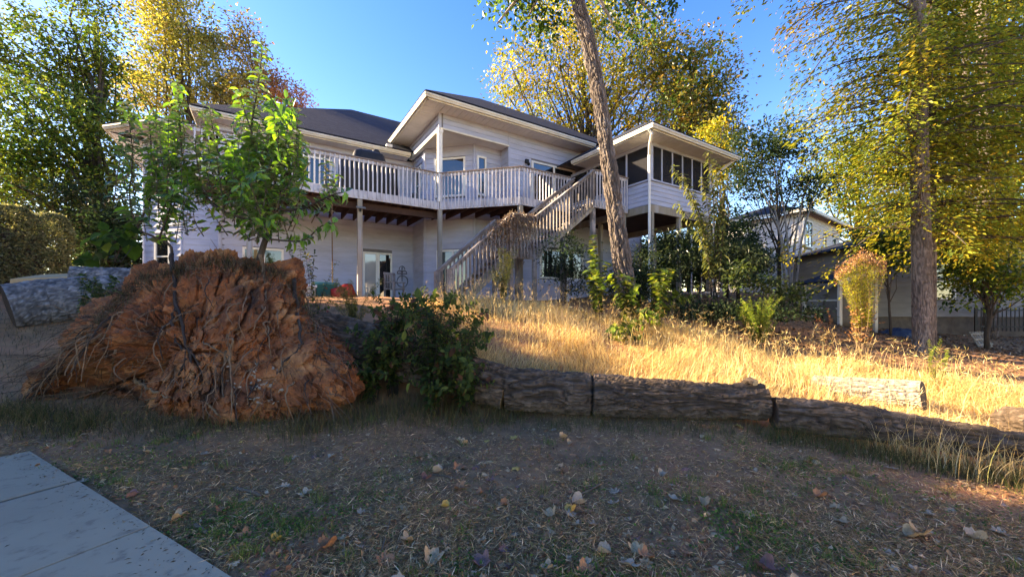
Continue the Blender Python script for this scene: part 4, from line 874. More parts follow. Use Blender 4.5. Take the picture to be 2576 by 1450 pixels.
# clipped hedge at left
hq = P(-60, 640, 11.6); hx, hy = hq[0] - 1.15, hq[1] + .6; hz = g1(hx, hy)
hedge = empty('hedge', (hx, hy, hz), R(4), label='tall clipped hedge with sunlit top at the left edge', cat='hedge')
n = 60000; q = rng.uniform(-1, 1, (n, 3)); fa = rng.choice(3, n, p=[.25, .45, .3]); q[np.arange(n), fa] = np.sign(q[np.arange(n), fa]) * (1 - np.abs(rng.normal(0, .07, n)))
q = q / np.maximum((np.abs(q) ** 8).sum(1) ** (1 / 8), 1)[:, None]
c = q * np.array([2.0, 1.3, 1.35]) + np.array([0, 0, 1.35]) + .12 * vnoise(q * 4)[:, None]
link('foliage', scatter_mesh('foliage', T_DIAMOND, c, unit(q + rng.normal(0, .8, (n, 3))), unit(q + rng.normal(0, .6, (n, 3))), .085 * np.exp(rng.normal(0, .2, n)), .055, pick([((.11, .125, .075), 4), ((.16, .16, .1), 3), ((.19, .17, .09), 1.5), ((.07, .09, .05), 2)], n, .2), MT['leaf']), hedge)
b = B(); b.box((-1.45, -.75, -.1), (1.45, .75, 2.05)); b.build('inner_branches', MT['bark_dark'], hedge)

# ------------------------------------------------------------------ sidewalk
walk = empty('sidewalk', (-3.79, 3.37, 0), math.atan2(.473, -.881), kind='structure')   # local x runs up the walk, local y to its left
SL = 1.46
for kk in range(-4, 1):
    b = B(); x0 = kk * SL + (.012 if kk else .03); x1 = (kk + 1) * SL - (.0 if kk != -1 else .03) - .004
    b.box((x0, 0, -.12), (x1, 1.7, .012)); V = b.v[0]; V[4:, 1] = np.where(V[4:, 1] < .5, .012, V[4:, 1]); b.build('paving_slab', MT['concrete'], walk, loc=(0, 0, random.uniform(-.002, .003)))
b = B(); b.box((-.03, .0, -.1), (.03, 1.7, .004)); b.build('joint_filler', MT['joint'], walk)
b = B(); b.box((-6, -.2, -.2), (1.5, 1.75, -.115)); b.build('gravel_bed', MT['joint'], walk)

# ------------------------------------------------------------------ neighbouring house at right
nb = empty('neighbour_house', (18.1, 24.0, 0), R(37), label='two storey pale grey clapboard house beyond the yard at right', cat='house')
NZ0, NZ1, NZ2 = 1.4, 4.4, 7.3
MT['siding3'] = material('shade_darkened_siding', (.27, .25, .225), (.21, .2, .18), rough=.7, scale=1.2, stretch=(1, 1, 4))  # darker copy of pale siding; the wing's shade is put into its colour
MT['siding2'] = material('pale_grey_siding', (.66, .63, .6), (.56, .54, .51), rough=.6, scale=1.5, stretch=(1, 1, 4))
Wall(nb, (0, 0), (8, 0), NZ1 + .01, NZ2, [(.5, 1.9, 5.2, 6.9, 'double'), (4.2, 4.9, 4.9, 6.3, 'hung'), (6.4, 7.2, 4.9, 6.4, 'hung')], expo=.21, mat='siding2')
Wall(nb, (0, 5), (0, 0), NZ1 + .01, NZ2, expo=.21, mat='siding2')
Wall(nb, (-1.4, -.6), (4.6, -.6), NZ0 - .6, NZ1, [(.3, 1.0, 2.4, 4.0, 'hung'), (2.4, 3.1, 2.3, 3.8, 'hung'), (3.7, 4.5, 2.0, 3.6, 'double')], expo=.21, mat='siding2')
Wall(nb, (-1.4, 5), (-1.4, -.6), NZ0 - .6, NZ1, expo=.21, mat='siding2')
Wall(nb, (4.6, .0), (9, .0), NZ0 - .6, NZ1, [(1.0, 1.9, 2.2, 4.1, 'fixed')], expo=.21, mat='siding2')
slab('skirt_roof', 'trim', [(-1.5, -.75), (4.7, -.75), (4.7, .1), (-1.5, .1)], NZ1, NZ1 + .09, nb); slab('skirt_roof', 'trim', [(-1.5, .1), (.1, .1), (.1, 5), (-1.5, 5)], NZ1, NZ1 + .09, nb)
roof([[(-.5, -.5, NZ2), (8.5, -.5, NZ2), (5.5, 2.5, NZ2 + 1.3), (2.5, 2.5, NZ2 + 1.3)], [(-.5, 5.5, NZ2), (-.5, -.5, NZ2), (2.5, 2.5, NZ2 + 1.3)], [(8.5, -.5, NZ2), (8.5, 5.5, NZ2), (5.5, 2.5, NZ2 + 1.3)]], parent=nb)
for (p, q) in (((-.55, -.55), (8.5, -.55)), ((-.55, 5.5), (-.55, -.55))): bar('fascia', 'trim', (*p, NZ2 + .02), (*q, NZ2 + .02), .12, .18, nb)
b = B(); b.box((4.62, -.02, NZ1 - .2), (9, .9, NZ1 - .15)); roof([[(4.4, -1.6, NZ1 - .55), (9.4, -1.6, NZ1 - .55), (9.4, .1, NZ1 + .25), (4.4, .1, NZ1 + .25)]], parent=nb, name='porch_roof')
b = B(); b.tube([(-.1, -.1, NZ2), (-.1, -.12, NZ1 + .1)], .06, 6); b.build('downspout', MT['window_trim'], nb)
# single storey wing, nearer
nw = empty('garage_wing', (12.6, 15.9, 0), R(-4), label='single storey pale clapboard garage wing behind the twin trunks', cat='house')
Wall(nw, (2.2, 0), (8.4, 0), 1.05, 4.0, [(2.1, 3.1, 1.75, 3.25, 'hung')], expo=.2, mat='siding3', glass='pale_glass')
Wall(nw, (8.4, 0), (8.4, 6), 1.05, 4.0, expo=.2, mat='siding3'); Wall(nw, (2.2, 5), (2.2, 0), 1.05, 4.0, expo=.2, mat='siding3')
b = B(); b.box((2.25, .02, .0), (8.35, 5, 1.045)); b.build('foundation', material('stained_foundation', (.16, .13, .1), (.1, .08, .065), rough=.95), nw)
roof([[(1.8, -.45, 3.95), (8.9, -.45, 3.95), (8.9, 3, 5.1), (5.4, 3, 5.1)], [(1.8, 6, 3.95), (1.8, -.45, 3.95), (5.4, 3, 5.1)], [(8.9, 6, 3.95), (1.8, 6, 3.95), (5.4, 3, 5.1), (8.9, 3, 5.1)]], parent=nw)
bar('fascia', 'trim', (1.8, -.48, 3.93), (8.9, -.48, 3.93), .08, .16, nw)
b = B(); b.tube([(8.3, -.1, 3.9), (8.3, -.1, .5), (8.38, -.3, .28)], .05, 6); b.build('downspout', MT['window_trim'], nw)
# lean-to shelter with covered thing
sh = empty('lean_to_shelter', (11.4, 14.6, 0), 0, label='open lean-to shelter with sloping roof against the garage wing', cat='shelter')
b = B(); b.beam((.0, -.2, 2.35), (1.5, -.2, 2.85), 2.0, .08); b.build('roof', MT['shingle'], sh); b = B(); b.beam((-.02, -1.22, 2.31), (1.5, -1.22, 2.81), .05, .16); b.build('fascia', MT['trim'], sh)
for (x, y) in ((.15, -1.05), (.15, .6), (1.4, -1.05)): bar('post', 'trim', (x, y, g1(11.4 + x, 14.6 + y) - .1), (x, y, 2.36 + .27 * x), .1, .1, sh)
for kk in range(3): bar('side_rail', 'trim', (.16, -1.0, 1.1 + .3 * kk), (.16, .6, 1.1 + .3 * kk), .04, .06, sh)
def lofted(name, rings, mat, parent=None, smooth=True, **kw):
    """closed skin over rings of equal point count"""
    rings = np.array(rings, float); m, n, _ = rings.shape; V = rings.reshape(-1, 3); k = np.arange(m - 1)[:, None] * n; j = np.arange(n)[None]; j2 = (j + 1) % n
    b = B(); Q = np.stack([k + j, k + j2, k + n + j2, k + n + j], -1).reshape(-1, 4); V = np.vstack([V, rings[0].mean(0), rings[-1].mean(0)])
    T = [[m * n, (i + 1) % n, i] for i in range(n)] + [[m * n + 1, (m - 1) * n + i, (m - 1) * n + (i + 1) % n] for i in range(n)]
    b.add(V, Q, T); return b.build(name, mat, parent, smooth, **kw)
def superring(cx, cy, z, rx, ry, n=28, e=.5, jit=0.0):
    t = np.arange(n) / n * 2 * math.pi; c, s_ = np.cos(t), np.sin(t)
    return np.stack([cx + rx * np.sign(c) * np.abs(c) ** e, cy + ry * np.sign(s_) * np.abs(s_) ** e, np.full(n, z)], 1) * 1.0 + rng.normal(0, jit, (n, 3))
MT['tarp'] = material('tan_canvas_cover', (.19, .165, .13), (.13, .11, .09), rough=.9, scale=3, bump=.5, bscale=6, bdist=.08)
q = P(2125, 790, 14.0); z0 = g1(q[0], q[1])
lofted('covered_equipment', [superring(0, 0, z, r1_, r2_, jit=.015) for (z, r1_, r2_) in ((-.05, .55, .45), (.15, .66, .5), (.5, .62, .48), (.95, .55, .42), (1.3, .42, .33), (1.45, .25, .2))], MT['tarp'], label='tan canvas cover pulled over equipment under the lean-to shelter', cat='cover', loc=(q[0], q[1], z0 + .05))
q = P(2265, 822, 13.2); MT['blue'] = material('faded_blue_tarp', (.03, .06, .12), (.02, .04, .09), rough=.6, bump=.6, bscale=5, bdist=.08)
lofted('blue_tarp', [superring(0, 0, z, r1_, r2_, jit=.03) for (z, r1_, r2_) in ((-.03, .6, .4), (.1, .55, .38), (.22, .4, .25), (.26, .2, .1))], MT['blue'], label='crumpled blue tarp on the ground below the garage window', cat='tarp', loc=(q[0], q[1], g1(q[0], q[1])))
# iron fence at the right edge
fx = P(2452, 790, 15.0); fe = empty('iron_fence', (fx[0], fx[1], g1(fx[0], fx[1])), R(-8), label='low black iron picket fence near the right edge', cat='fence')
for zz in (.12, .75): bar('rail', 'black_iron', (0, 0, zz + .35), (4.2, 0, zz + .35), .03, .04, fe)
for kk in range(30): ubox('picket', MT['black_iron'], (.07 + kk * .14, 0, .75), (.022, .022, .9), parent=fe)
for kk in range(3): ubox('post', MT['black_iron'], (.01 + kk * 2.08, 0, .5), (.05, .05, 1.4), parent=fe)
q = P(2480, 822, 12.8); wb_ = empty('leaning_lattice', (q[0], q[1], g1(q[0], q[1])), R(20), label='pale wooden lattice panel leaning on the ground near the white downspout', cat='lattice')
for kk in range(6): bar('slat', 'post', (-.4 + kk * .16, 0, .0), (-.2 + kk * .16, .3, .5), .05, .02, wb_)
for kk in range(3): bar('cross_slat', 'post', (-.42 + .06 * kk, .04 + .1 * kk, .1 + .17 * kk), (.55 + .06 * kk, .04 + .1 * kk, .1 + .17 * kk), .02, .05, wb_)

# unseen pale house, added at right to bounce warm sunlight onto the lawn
ph_ = empty('added_bounce_house', (13.5, 4.5, -.5), 0, label='unseen white house added right of the viewpoint to bounce light onto the lawn', cat='house')
MT['whitewall'] = material('bounce_wall_white', (.78, .72, .62), (.72, .66, .57), rough=.8)
b = B(); b.box((0, -15, -.5), (9, 0, 4.6)); b.build('wall', MT['whitewall'], ph_)
roof([[(-.5, -15.5, 4.5), (-.5, .5, 4.5), (4.5, .5, 7.2), (4.5, -15.5, 7.2)], [(9.5, .5, 4.5), (9.5, -15.5, 4.5), (4.5, -15.5, 7.2), (4.5, .5, 7.2)]], parent=ph_)
for y_ in (-12.5, -9, -5.5, -2.2):
    b = B(); b.box((-.04, y_ - .6, 1.3), (.02, y_ + .6, 2.9)); wn_ = b.build('window', MT['window_trim'], ph_); b = B(); b.box((-.05, y_ - .5, 1.4), (-.035, y_ + .5, 2.8)); b.build('pane', MT['glass'], wn_)

# ------------------------------------------------------------------ things on deck and patio
MT['vinyl'] = material('black_grill_cover', (.02, .021, .026), (.012, .013, .016), rough=.55, scale=3, bump=.5, bscale=5, bdist=.06)
def hloc(u, v, z): p = uv(u, v, z); return (p[0], p[1], z)
gr = empty('covered_grill', hloc(-2.1, 1.15, DECK), HROT, label='large barbecue grill under a black cover on the deck', cat='grill')
lofted('cover', [superring(0, 0, z, a, b_, e=.35, jit=.008) for (z, a, b_) in ((.0, .92, .36), (.3, .95, .38), (.8, .93, .37), (1.16, .92, .36), (1.3, .84, .33), (1.35, .55, .32), (1.56, .48, .28), (1.66, .3, .18))], MT['vinyl'], gr)
lofted('lid_knob', [superring(.25, 0, z, a, a, e=1) for (z, a) in ((1.6, .1), (1.7, .14), (1.77, .1))], MT['vinyl'], gr)
MT['teal'] = material('teal_plastic', (.03, .16, .17), (.025, .13, .14), rough=.4); MT['redp'] = material('red_plastic', (.4, .03, .025), (.33, .025, .02), rough=.4); MT['whitep'] = material('white_plastic', (.7, .72, .75), (.6, .62, .65), rough=.4)
MT['bluegrey'] = material('blue_grey_pot', (.14, .17, .2), (.1, .13, .15), rough=.5)
for (u, v, r_, h_, m_, nm, lb, ct) in ((-.62, .7, .13, .36, 'bluegrey', 'planter_pot', 'blue grey pot standing behind the deck railing', 'pot'), (-.3, .75, .09, .22, 'black_iron', 'lantern', 'small black lantern beside the blue grey pot on the deck', 'lantern')):
    lofted(nm, [superring(0, 0, z * h_, r_ * k2, r_ * k2, 16, 1) for (z, k2) in ((0, .72), (.1, .78), (.85, 1), (.9, 1.12), (1, 1.12), (.98, .8))], MT[m_], label=lb, cat=ct, loc=hloc(u, v, DECK))
bx_ = lofted('storage_bin', [superring(0, 0, z, a, b_, 20, .35) for (z, a, b_) in ((0, .4, .26), (.42, .44, .29), (.43, .47, .32), (.5, .47, .32), (.52, .4, .28))], MT['whitep'], label='white plastic storage bin on the patio beside the root plate', cat='bin', loc=hloc(-4.15, .9, PATIO), rot=(0, 0, HROT))
lofted('storage_bin', [superring(0, 0, z, a, b_, 20, .35) for (z, a, b_) in ((0, .3, .24), (.5, .33, .27), (.51, .36, .3), (.58, .36, .3), (.6, .3, .24))], MT['teal'], label='teal plastic bin between the white bin and the red toy', cat='bin', loc=hloc(-3.45, .9, PATIO), rot=(0, 0, HROT))
lofted('toy_car', [superring(x, 0, z, a, b_, 20, .7) for (x, z, a, b_) in ((0, .05, .3, .2), (0, .2, .38, .24), (-.05, .38, .34, .22), (.08, .5, .18, .17), (.1, .56, .1, .12))], MT['redp'], label='red plastic ride-on toy on the patio by the deck post', cat='toy', loc=hloc(-2.95, .6, PATIO), rot=(0, 0, HROT))
ch = empty('patio_chair', hloc(-1.35, .7, PATIO), HROT + .5, label='dark wooden patio chair in front of the glass doors', cat='chair')
for kk in range(5): ubox('back_slat', MT['stairwood'], (-.18 + kk * .09, .24, .7), (.05, .02, .5), parent=ch)
ubox('top_rail', MT['stairwood'], (0, .24, .96), (.5, .035, .08), parent=ch); ubox('seat', MT['stairwood'], (0, 0, .43), (.5, .48, .04), parent=ch)
for sx_ in (-.22, .22):
    ubox('armrest', MT['stairwood'], (sx_, -.02, .65), (.06, .5, .03), parent=ch)
    for sy_ in (-.2, .22): ubox('leg', MT['stairwood'], (sx_, sy_, .33 if sy_ < 0 else .48), (.045, .045, .64 if sy_ < 0 else .96), parent=ch)
hr = empty('wall_hose_rack', hloc(-.32, 3.33, PATIO + .55), HROT, label='black scrolled iron rack with coiled hose on the lower wall', cat='hose rack')
b = B(); t = np.linspace(0, 6 * math.pi, 70); b.tube(np.stack([.22 * np.cos(t) + .01 * np.sin(t * 3), -.05 - .004 * t, .3 + .24 * np.sin(t)], 1), .016, 6); b.build('hose', MT['bluegrey'], hr)
b = B(); t = np.linspace(0, math.pi, 16)
for (x0, r_, z0) in ((-.1, .1, .62), (.1, .1, .62), (0, .12, .78)): b.tube(np.stack([x0 + r_ * np.cos(t), np.full(16, -.04), z0 + r_ * 1.3 * np.sin(t)], 1), .012, 5)
b.tube([(-.2, -.04, .62), (.2, -.04, .62)], .014, 5); b.tube([(0, -.04, .3), (0, -.04, .9)], .014, 5); b.build('iron_scrolls', MT['black_iron'], hr)
fl = empty('flood_light', hloc(-2.59, -.03, DECK - .55), HROT, label='small grey solar flood light fixed to the deck post', cat='light')
ubox('housing', MT['bluegrey'], (0, -.09, 0), (.26, .14, .04), parent=fl, rot=(R(20), 0, 0)); ubox('bracket', MT['black_iron'], (0, -.02, -.05), (.05, .05, .12), parent=fl)
rp = B(); rp.tube(bez([uv(-3.35, .25, DECK - .3), uv(-3.34, .25, 3.6), uv(-3.33, .25, 2.2)], 12), .018, 6); rp.build('hanging_rope', MT['root'], None, label='pale rope hanging from the deck joists beside the post', cat='rope')
ld = empty('aluminium_sawhorse', hloc(3.3, -3.4, 1.35), HROT, label='white metal trestle frame standing under the stairs', cat='trestle')
for x_ in (-.5, .75):
    for s_ in (-.25, .25): bar('leg', 'metal_white', (x_ + s_ * (.6 if x_ < 0 else .9), s_, -.1), (x_, 0, .95), .035, .035, ld)
bar('top_bar', 'metal_white', (-.55, 0, .95), (.8, 0, .95), .05, .05, ld); bar('low_bar', 'metal_white', (-.65, -.25, .05), (.98, -.25, .05), .03, .05, ld)
dc = empty('folding_chair', hloc(7.3, -3.2, 1.75), HROT + .4, label='pale folding lawn chair under the screened porch', cat='chair')
ubox('seat', MT['tarp'], (0, 0, .42), (.5, .45, .03), parent=dc); ubox('backrest', MT['tarp'], (0, .26, .75), (.5, .03, .55), parent=dc)
for sx_ in (-.25, .25):
    for sy_ in (-.22, .24): ubox('leg', MT['metal_white'], (sx_, sy_, .3 if sy_ < 0 else .5), (.025, .025, .62 if sy_ < 0 else 1.02), parent=dc)
tf_ = empty('trellis_frame', hloc(8.5, -4.25, 1.75), HROT, label='thin white trellis frame below the screened porch', cat='trellis')
for x_ in (-.6, .0, .7): bar('upright', 'metal_white', (x_, 0, 0), (x_, 0, 2.3), .04, .04, tf_)
for z_ in (.25, 1.9): bar('crossbar', 'metal_white', (-.6, .003, z_), (.7, .003, z_), .035, .035, tf_)

# ------------------------------------------------------------------ glossy shrub growing out of the root plate
def pxs(pts, d): return bez([P(x, y, d + (dd[0] if dd else 0)) for (x, y, *dd) in pts], 14)
S = [pxs([(652, 655), (668, 600), (685, 555), (690, 505), (712, 455), (722, 415)], 5.35),
     pxs([(690, 505), (648, 430), (632, 330), (648, 220), (660, 118)], 5.35), pxs([(690, 525), (760, 525), (830, 492), (870, 482)], 5.3),
     pxs([(712, 455), (745, 400), (752, 335)], 5.35), pxs([(690, 505), (600, 470), (548, 380), (527, 272)], 5.4), pxs([(680, 560), (560, 530), (470, 430), (452, 310), (446, 205)], 5.3),
     pxs([(432, 660), (430, 620), (400, 600), (345, 572), (325, 490), (335, 400), (318, 258)], 5.4), pxs([(345, 572), (382, 480), (380, 380), (376, 300)], 5.4), pxs([(400, 600), (432, 500), (420, 420)], 5.3),
     pxs([(668, 600), (760, 605), (805, 570), (842, 560)], 5.25), pxs([(632, 330), (612, 270), (600, 225)], 5.35), pxs([(650, 220), (690, 260), (700, 320)], 5.3), pxs([(560, 530), (520, 500), (500, 430), (490, 350)], 5.2)]
twigs = []
for kk in range(160):
    if kk < 112: x0, y0 = rng.normal(665, 55), rng.uniform(400, 610); x1, y1 = x0 + rng.normal(0, 35), y0 - rng.uniform(40, 170); d0 = 5.35 + rng.normal(0, .25)
    else: x0, y0 = rng.normal(450, 60), rng.uniform(420, 610); x1, y1 = x0 + rng.normal(0, 14), y0 - rng.uniform(60, 180); d0 = 5.35 + rng.normal(0, .2)
    twigs.append(bez([P(x0, y0, d0), P((x0 + x1) / 2 + rng.normal(0, 10), (y0 + y1) / 2 + 8, d0 + rng.normal(0, .08)), P(x1, y1, d0 + rng.normal(0, .15))], 8))
SHB = S[0][0].copy()
shrub = empty('broadleaf_shrub', SHB, 0, label='bright glossy leaved shrub with upright shoots growing on the root plate', cat='shrub')
for i, s in enumerate(S):
    r0 = (.045, .022, .022, .016, .02, .02, .02, .016, .014, .014, .01, .012, .014)[i]
    b = B(); b.tube(s - SHB, np.linspace(r0, .005, len(s)), 7); b.build('stem', MT['bark_dark'], shrub, smooth=True)
b = B()
for s in twigs: b.tube(s - SHB, np.linspace(.008, .003, len(s)), 4, cap=False)
b.build('twigs', MT['bark_dark'], shrub)
BRIGHT = [((.16, .33, .045), 4), ((.1, .23, .035), 4), ((.055, .13, .03), 4), ((.24, .4, .06), 1.5)]
c1 = stem_leaves(S[1:], 20, .14, BRIGHT, droop=.3, start=.3); c2 = stem_leaves(twigs, 16, .115, BRIGHT, droop=.35, start=.1)
C, D, N, L, cl = [np.concatenate([a, b_]) for a, b_ in zip(c1, c2)]
D = unit(D); Sd = unit(np.cross(N, D)); Nn = np.cross(D, Sd)
order = np.argsort(-(L / C[:, 1])); big, rest = order[:290], order[290:]
link('foliage', scatter_mesh('foliage', T_LEAF, C[rest] - SHB, D[rest], N[rest], L[rest], L[rest] * .5, cl[rest], MT['leaf_gloss']), shrub, kind='stuff')
lm = []
for kk in range(10):
    TV = T_LEAF[0].copy(); TV[:, 2] += -.18 * TV[:, 0] ** 2 * rng.uniform(.3, 1.5); TV[:, 1] *= .5 * rng.uniform(.85, 1.15)
    lm.append(raw_mesh('leaf', TV, [np.array(T_LEAF[1]), np.array(T_LEAF[2])], MT['leaf_gloss'], np.repeat(pick(BRIGHT, 1, .15), 8, 0)))
for i in big:
    o = bpy.data.objects.new('leaf', lm[rng.integers(10)]); col.objects.link(o); o.parent = shrub
    Mx = Matrix((D[i] * L[i], Sd[i] * L[i], Nn[i] * L[i])).transposed().to_4x4(); Mx.translation = Vector(C[i] - SHB); o.matrix_basis = Mx

# ------------------------------------------------------------------ weeds, vines and saplings
def bushy(name, label, cat, base_px, tips, d, r, per_m, length, palette, tmpl=T_LEAF, aspect=.5, mid=.15, jit=12, ground=True, dj=.25, **kw):
    stems = []
    b0 = ground_hit(*base_px) if d is None else P(base_px[0], base_px[1], d)
    if ground and d is not None: b0[2] = g1(b0[0], b0[1]) - .03
    dd = b0[1]
    for (x, y) in tips:
        e = P(x + rng.normal(0, jit * .2), y, dd + rng.normal(0, dj)); m = b0 + (e - b0) * .5 + np.array([(e - b0)[0] * -.15, rng.normal(0, .08), mid * np.linalg.norm(e - b0)])
        stems.append(bez([b0 + rng.normal(0, .04, 3) * np.array([1, 1, 0]), m, e], 10))
    stems[0][0] = b0
    return stem_plant(name, label, cat, stems, r, per_m, length, palette, tmpl, aspect, **kw)
WEED = [((.09, .13, .025), 3), ((.05, .085, .02), 4), ((.03, .055, .018), 3), ((.17, .17, .03), 1)]
LITW = [((.2, .26, .03), 3), ((.12, .19, .03), 4), ((.27, .28, .05), 2)]
# bramble over the fallen trunk
for (bx_, by_, d_, x0, x1, y0, y1, n_, lb) in ((930, 950, 5.5, 862, 1010, 790, 960, 40, 'low dark bramble against the right flank of the root plate'), (990, 930, 5.75, 925, 1080, 740, 910, 52, 'dark bramble leaning over the fallen trunk next to the root plate'), (1090, 985, 5.35, 1000, 1190, 735, 985, 60, 'dark leafy bramble in the middle of the tangle over the fallen trunk'), (1170, 960, 5.5, 1090, 1245, 780, 990, 44, 'dark bramble at the right end of the tangle near the saw cut')):
    bushy('bramble_bush', lb, 'bush', (bx_, by_), [(rng.uniform(x0, x1), rng.uniform(y0, y1)) for _ in range(n_)], d_, .005, 22, .062, [((.06, .09, .025), 4), ((.035, .06, .02), 4), ((.1, .12, .03), 2), ((.12, .06, .04), 1)], aspect=.6, mid=.3, dj=.4, start=.2, bark='root_dark', var=.35)
tips = [(rng.uniform(1000, 1150), rng.uniform(720, 800)) for _ in range(10)] + [(rng.uniform(1130, 1240), rng.uniform(760, 880)) for _ in range(8)]
bushy('bramble_bush', 'sunlit purple stemmed pokeweed rising behind the bramble', 'bush', (1110, 880), tips, 6.9, .008, 24, .1, LITW + WEED, aspect=.5, mid=.2, start=.2, bark='root')
tips = [(rng.uniform(700, 860), rng.uniform(600, 760)) for _ in range(14)]
bushy('scrub_weed', 'thin red tinged weeds between the root plate and the patio', 'weed', (790, 770), tips, 6.4, .005, 18, .06, WEED + [((.2, .05, .05), 1.5), ((.3, .25, .04), 2)], aspect=.6, mid=.1, bark='root_dark')
tips = [(rng.uniform(830, 960), rng.uniform(690, 770)) for _ in range(26)]
bushy('fern_weed', 'feathery yellowish weeds at the crest below the deck post', 'weed', (890, 780), tips, 7.2, .004, 55, .05, [((.24, .22, .06), 3), ((.15, .16, .04), 3)], aspect=.3, mid=.1)
bushy('broadleaf_vine', 'large heart leaved vine curling left of the shrub stem', 'vine', (300, 660), [(225, 600), (262, 575), (300, 590), (245, 640), (330, 575), (215, 660)], 5.6, .006, 9, .13, GREEN, T_HEART, .95, mid=.1, ground=False, start=.45)
bushy('green_weed', 'green ground vine between the grey log and the root plate', 'weed', (255, 800), [(rng.uniform(190, 300), rng.uniform(690, 780)) for _ in range(24)], 6.2, .004, 40, .06, GREEN + WEED, aspect=.6, mid=.1)
# bright vines at the foot of the leaning trunk
for (bx, by, tp_, d_, lb) in ((1500, 760, [(1490, 595), (1502, 640), (1478, 680), (1530, 660), (1515, 700)], 9.6, 'tall heart leaved vine left of the leaning trunk'),
                              (1580, 800, [(1530, 700), (1565, 690), (1600, 720), (1545, 745), (1620, 750), (1590, 700)], 9.0, 'bushy heart leaved vine at the foot of the leaning trunk'),
                              (1650, 810, [(1640, 690), (1668, 675), (1690, 680), (1615, 780), (1665, 720), (1700, 740)], 8.9, 'sunlit yellow green vine arching right of the leaning trunk'),
                              (1560, 850, [(1540, 820), (1580, 810), (1610, 830), (1530, 850), (1630, 795)], 8.0, 'low green vine trailing through the dry grass')):
    bushy('heart_leaf_vine', lb, 'vine', (bx, by), tp_ + [(x + rng.normal(0, 15), y + rng.normal(15, 15)) for x, y in tp_], d_, .006, 15, .125, LITW + WEED, T_HEART, .9, mid=.12, start=.2)
bushy('sapling', 'slim sapling with drooping sunlit leaves in front of the screened porch', 'sapling', (1800, 750), [(1690, 415), (1720, 440), (1765, 445), (1830, 435), (1700, 510), (1780, 380), (1740, 490), (1820, 500), (1800, 400)], 10.9, .015, 11, .17, [((.22, .22, .07), 3), ((.13, .15, .05), 3), ((.07, .09, .03), 2)], aspect=.42, mid=.12, droop=.8, start=.35, jit=4)
def shrub_blob(name, label, base, blobs, ncl, per, size, pal, **kw):
    q = P(base[0], 740, base[1]); return make_tree(name, label, 'shrub', (q[0], q[1]), blobs, ncl, per, size, pal, .04, P(base[0], base[2], base[1]), limbs=14, **kw)
GREYG = [((.05, .075, .035), 4), ((.035, .055, .028), 4), ((.08, .1, .045), 2)]
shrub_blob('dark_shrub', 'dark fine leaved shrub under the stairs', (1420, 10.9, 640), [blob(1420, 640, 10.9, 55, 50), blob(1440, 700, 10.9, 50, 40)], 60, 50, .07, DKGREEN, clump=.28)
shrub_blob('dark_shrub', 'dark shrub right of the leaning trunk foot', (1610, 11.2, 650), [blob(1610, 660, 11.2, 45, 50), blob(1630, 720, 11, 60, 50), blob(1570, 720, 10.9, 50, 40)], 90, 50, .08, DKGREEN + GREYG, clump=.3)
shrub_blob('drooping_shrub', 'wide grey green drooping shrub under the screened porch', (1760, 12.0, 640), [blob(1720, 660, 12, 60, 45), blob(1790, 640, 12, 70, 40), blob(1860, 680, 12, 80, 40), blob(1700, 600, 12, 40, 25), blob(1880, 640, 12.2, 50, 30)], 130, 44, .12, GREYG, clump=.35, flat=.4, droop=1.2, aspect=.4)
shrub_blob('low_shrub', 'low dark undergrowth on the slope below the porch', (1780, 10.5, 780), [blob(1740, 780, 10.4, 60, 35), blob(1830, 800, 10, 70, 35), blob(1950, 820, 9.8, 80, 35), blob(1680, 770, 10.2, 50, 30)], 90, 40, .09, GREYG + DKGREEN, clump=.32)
shrub_blob('low_shrub', 'leafy weeds with pale tops in front of the far house', (1920, 9.8, 700), [blob(1920, 720, 9.8, 35, 30), blob(1850, 700, 9.6, 20, 40), blob(1990, 740, 10, 40, 25)], 40, 34, .1, WEED + GREYG, clump=.25)
tips = [(rng.uniform(1850, 1962), rng.uniform(745, 815)) for _ in range(46)]
bushy('feathery_shrub', 'bright sunlit feathery green shrub at the edge of the dry grass', 'shrub', (1905, 850), tips, 8.7, .004, 60, .05, LITW, T_DIAMOND, .4, mid=.05, start=.25, droop=0)
tips = [(x, np.interp(x, [2105, 2165, 2225], [690, 640, 670]) + rng.uniform(-6, 22)) for x in np.linspace(2108, 2222, 44)]
gold = bushy('golden_stalk_plant', 'golden fan shaped weed with brown seed heads standing in the sun', 'plant', (2167, 868), tips, 8.0, .006, 24, .06, [((.45, .43, .06), 4), ((.22, .25, .04), 3), ((.3, .16, .04), 1)], aspect=.22, mid=.12, start=.4, droop=-.3, dj=.12, bark='root')
gb = np.array(gold.location); n = 1700; xx = rng.uniform(2100, 2228, n); yy = np.interp(xx, [2105, 2165, 2225], [688, 640, 668]) + rng.normal(4, 10, n)
C = np.array([P(a, b_, 8.0 + e_) for a, b_, e_ in zip(xx, yy, rng.normal(0, .12, n))]) - gb
link('seed_heads', scatter_mesh('seed_heads', T_DIAMOND, C, rng.normal(size=(n, 3)), rng.normal(size=(n, 3)), .035, .02, pick([((.3, .14, .06), 3), ((.38, .22, .1), 2), ((.2, .09, .04), 2)], n), MT['dead']), gold, kind='stuff')
n = 500; C = np.array([P(rng.normal(2167, 14), rng.uniform(770, 860), 8.0 + rng.normal(0, .06)) for _ in range(n)]) - gb
link('dead_leaves', scatter_mesh('dead_leaves', T_DIAMOND, C, rng.normal(size=(n, 3)), rng.normal(size=(n, 3)), .07, .03, pick([((.3, .13, .05), 3), ((.2, .09, .03), 2), ((.25, .2, .05), 1)], n), MT['dead']), gold, kind='stuff')
bushy('feathery_weed', 'small feathery green weed at the right end of the dry grass', 'weed', (2362, 940), [(2335, 855), (2350, 870), (2378, 880), (2385, 895), (2340, 900), (2365, 850)], 6.7, .004, 90, .035, LITW, T_DIAMOND, .3, mid=.05, start=.1, droop=0)
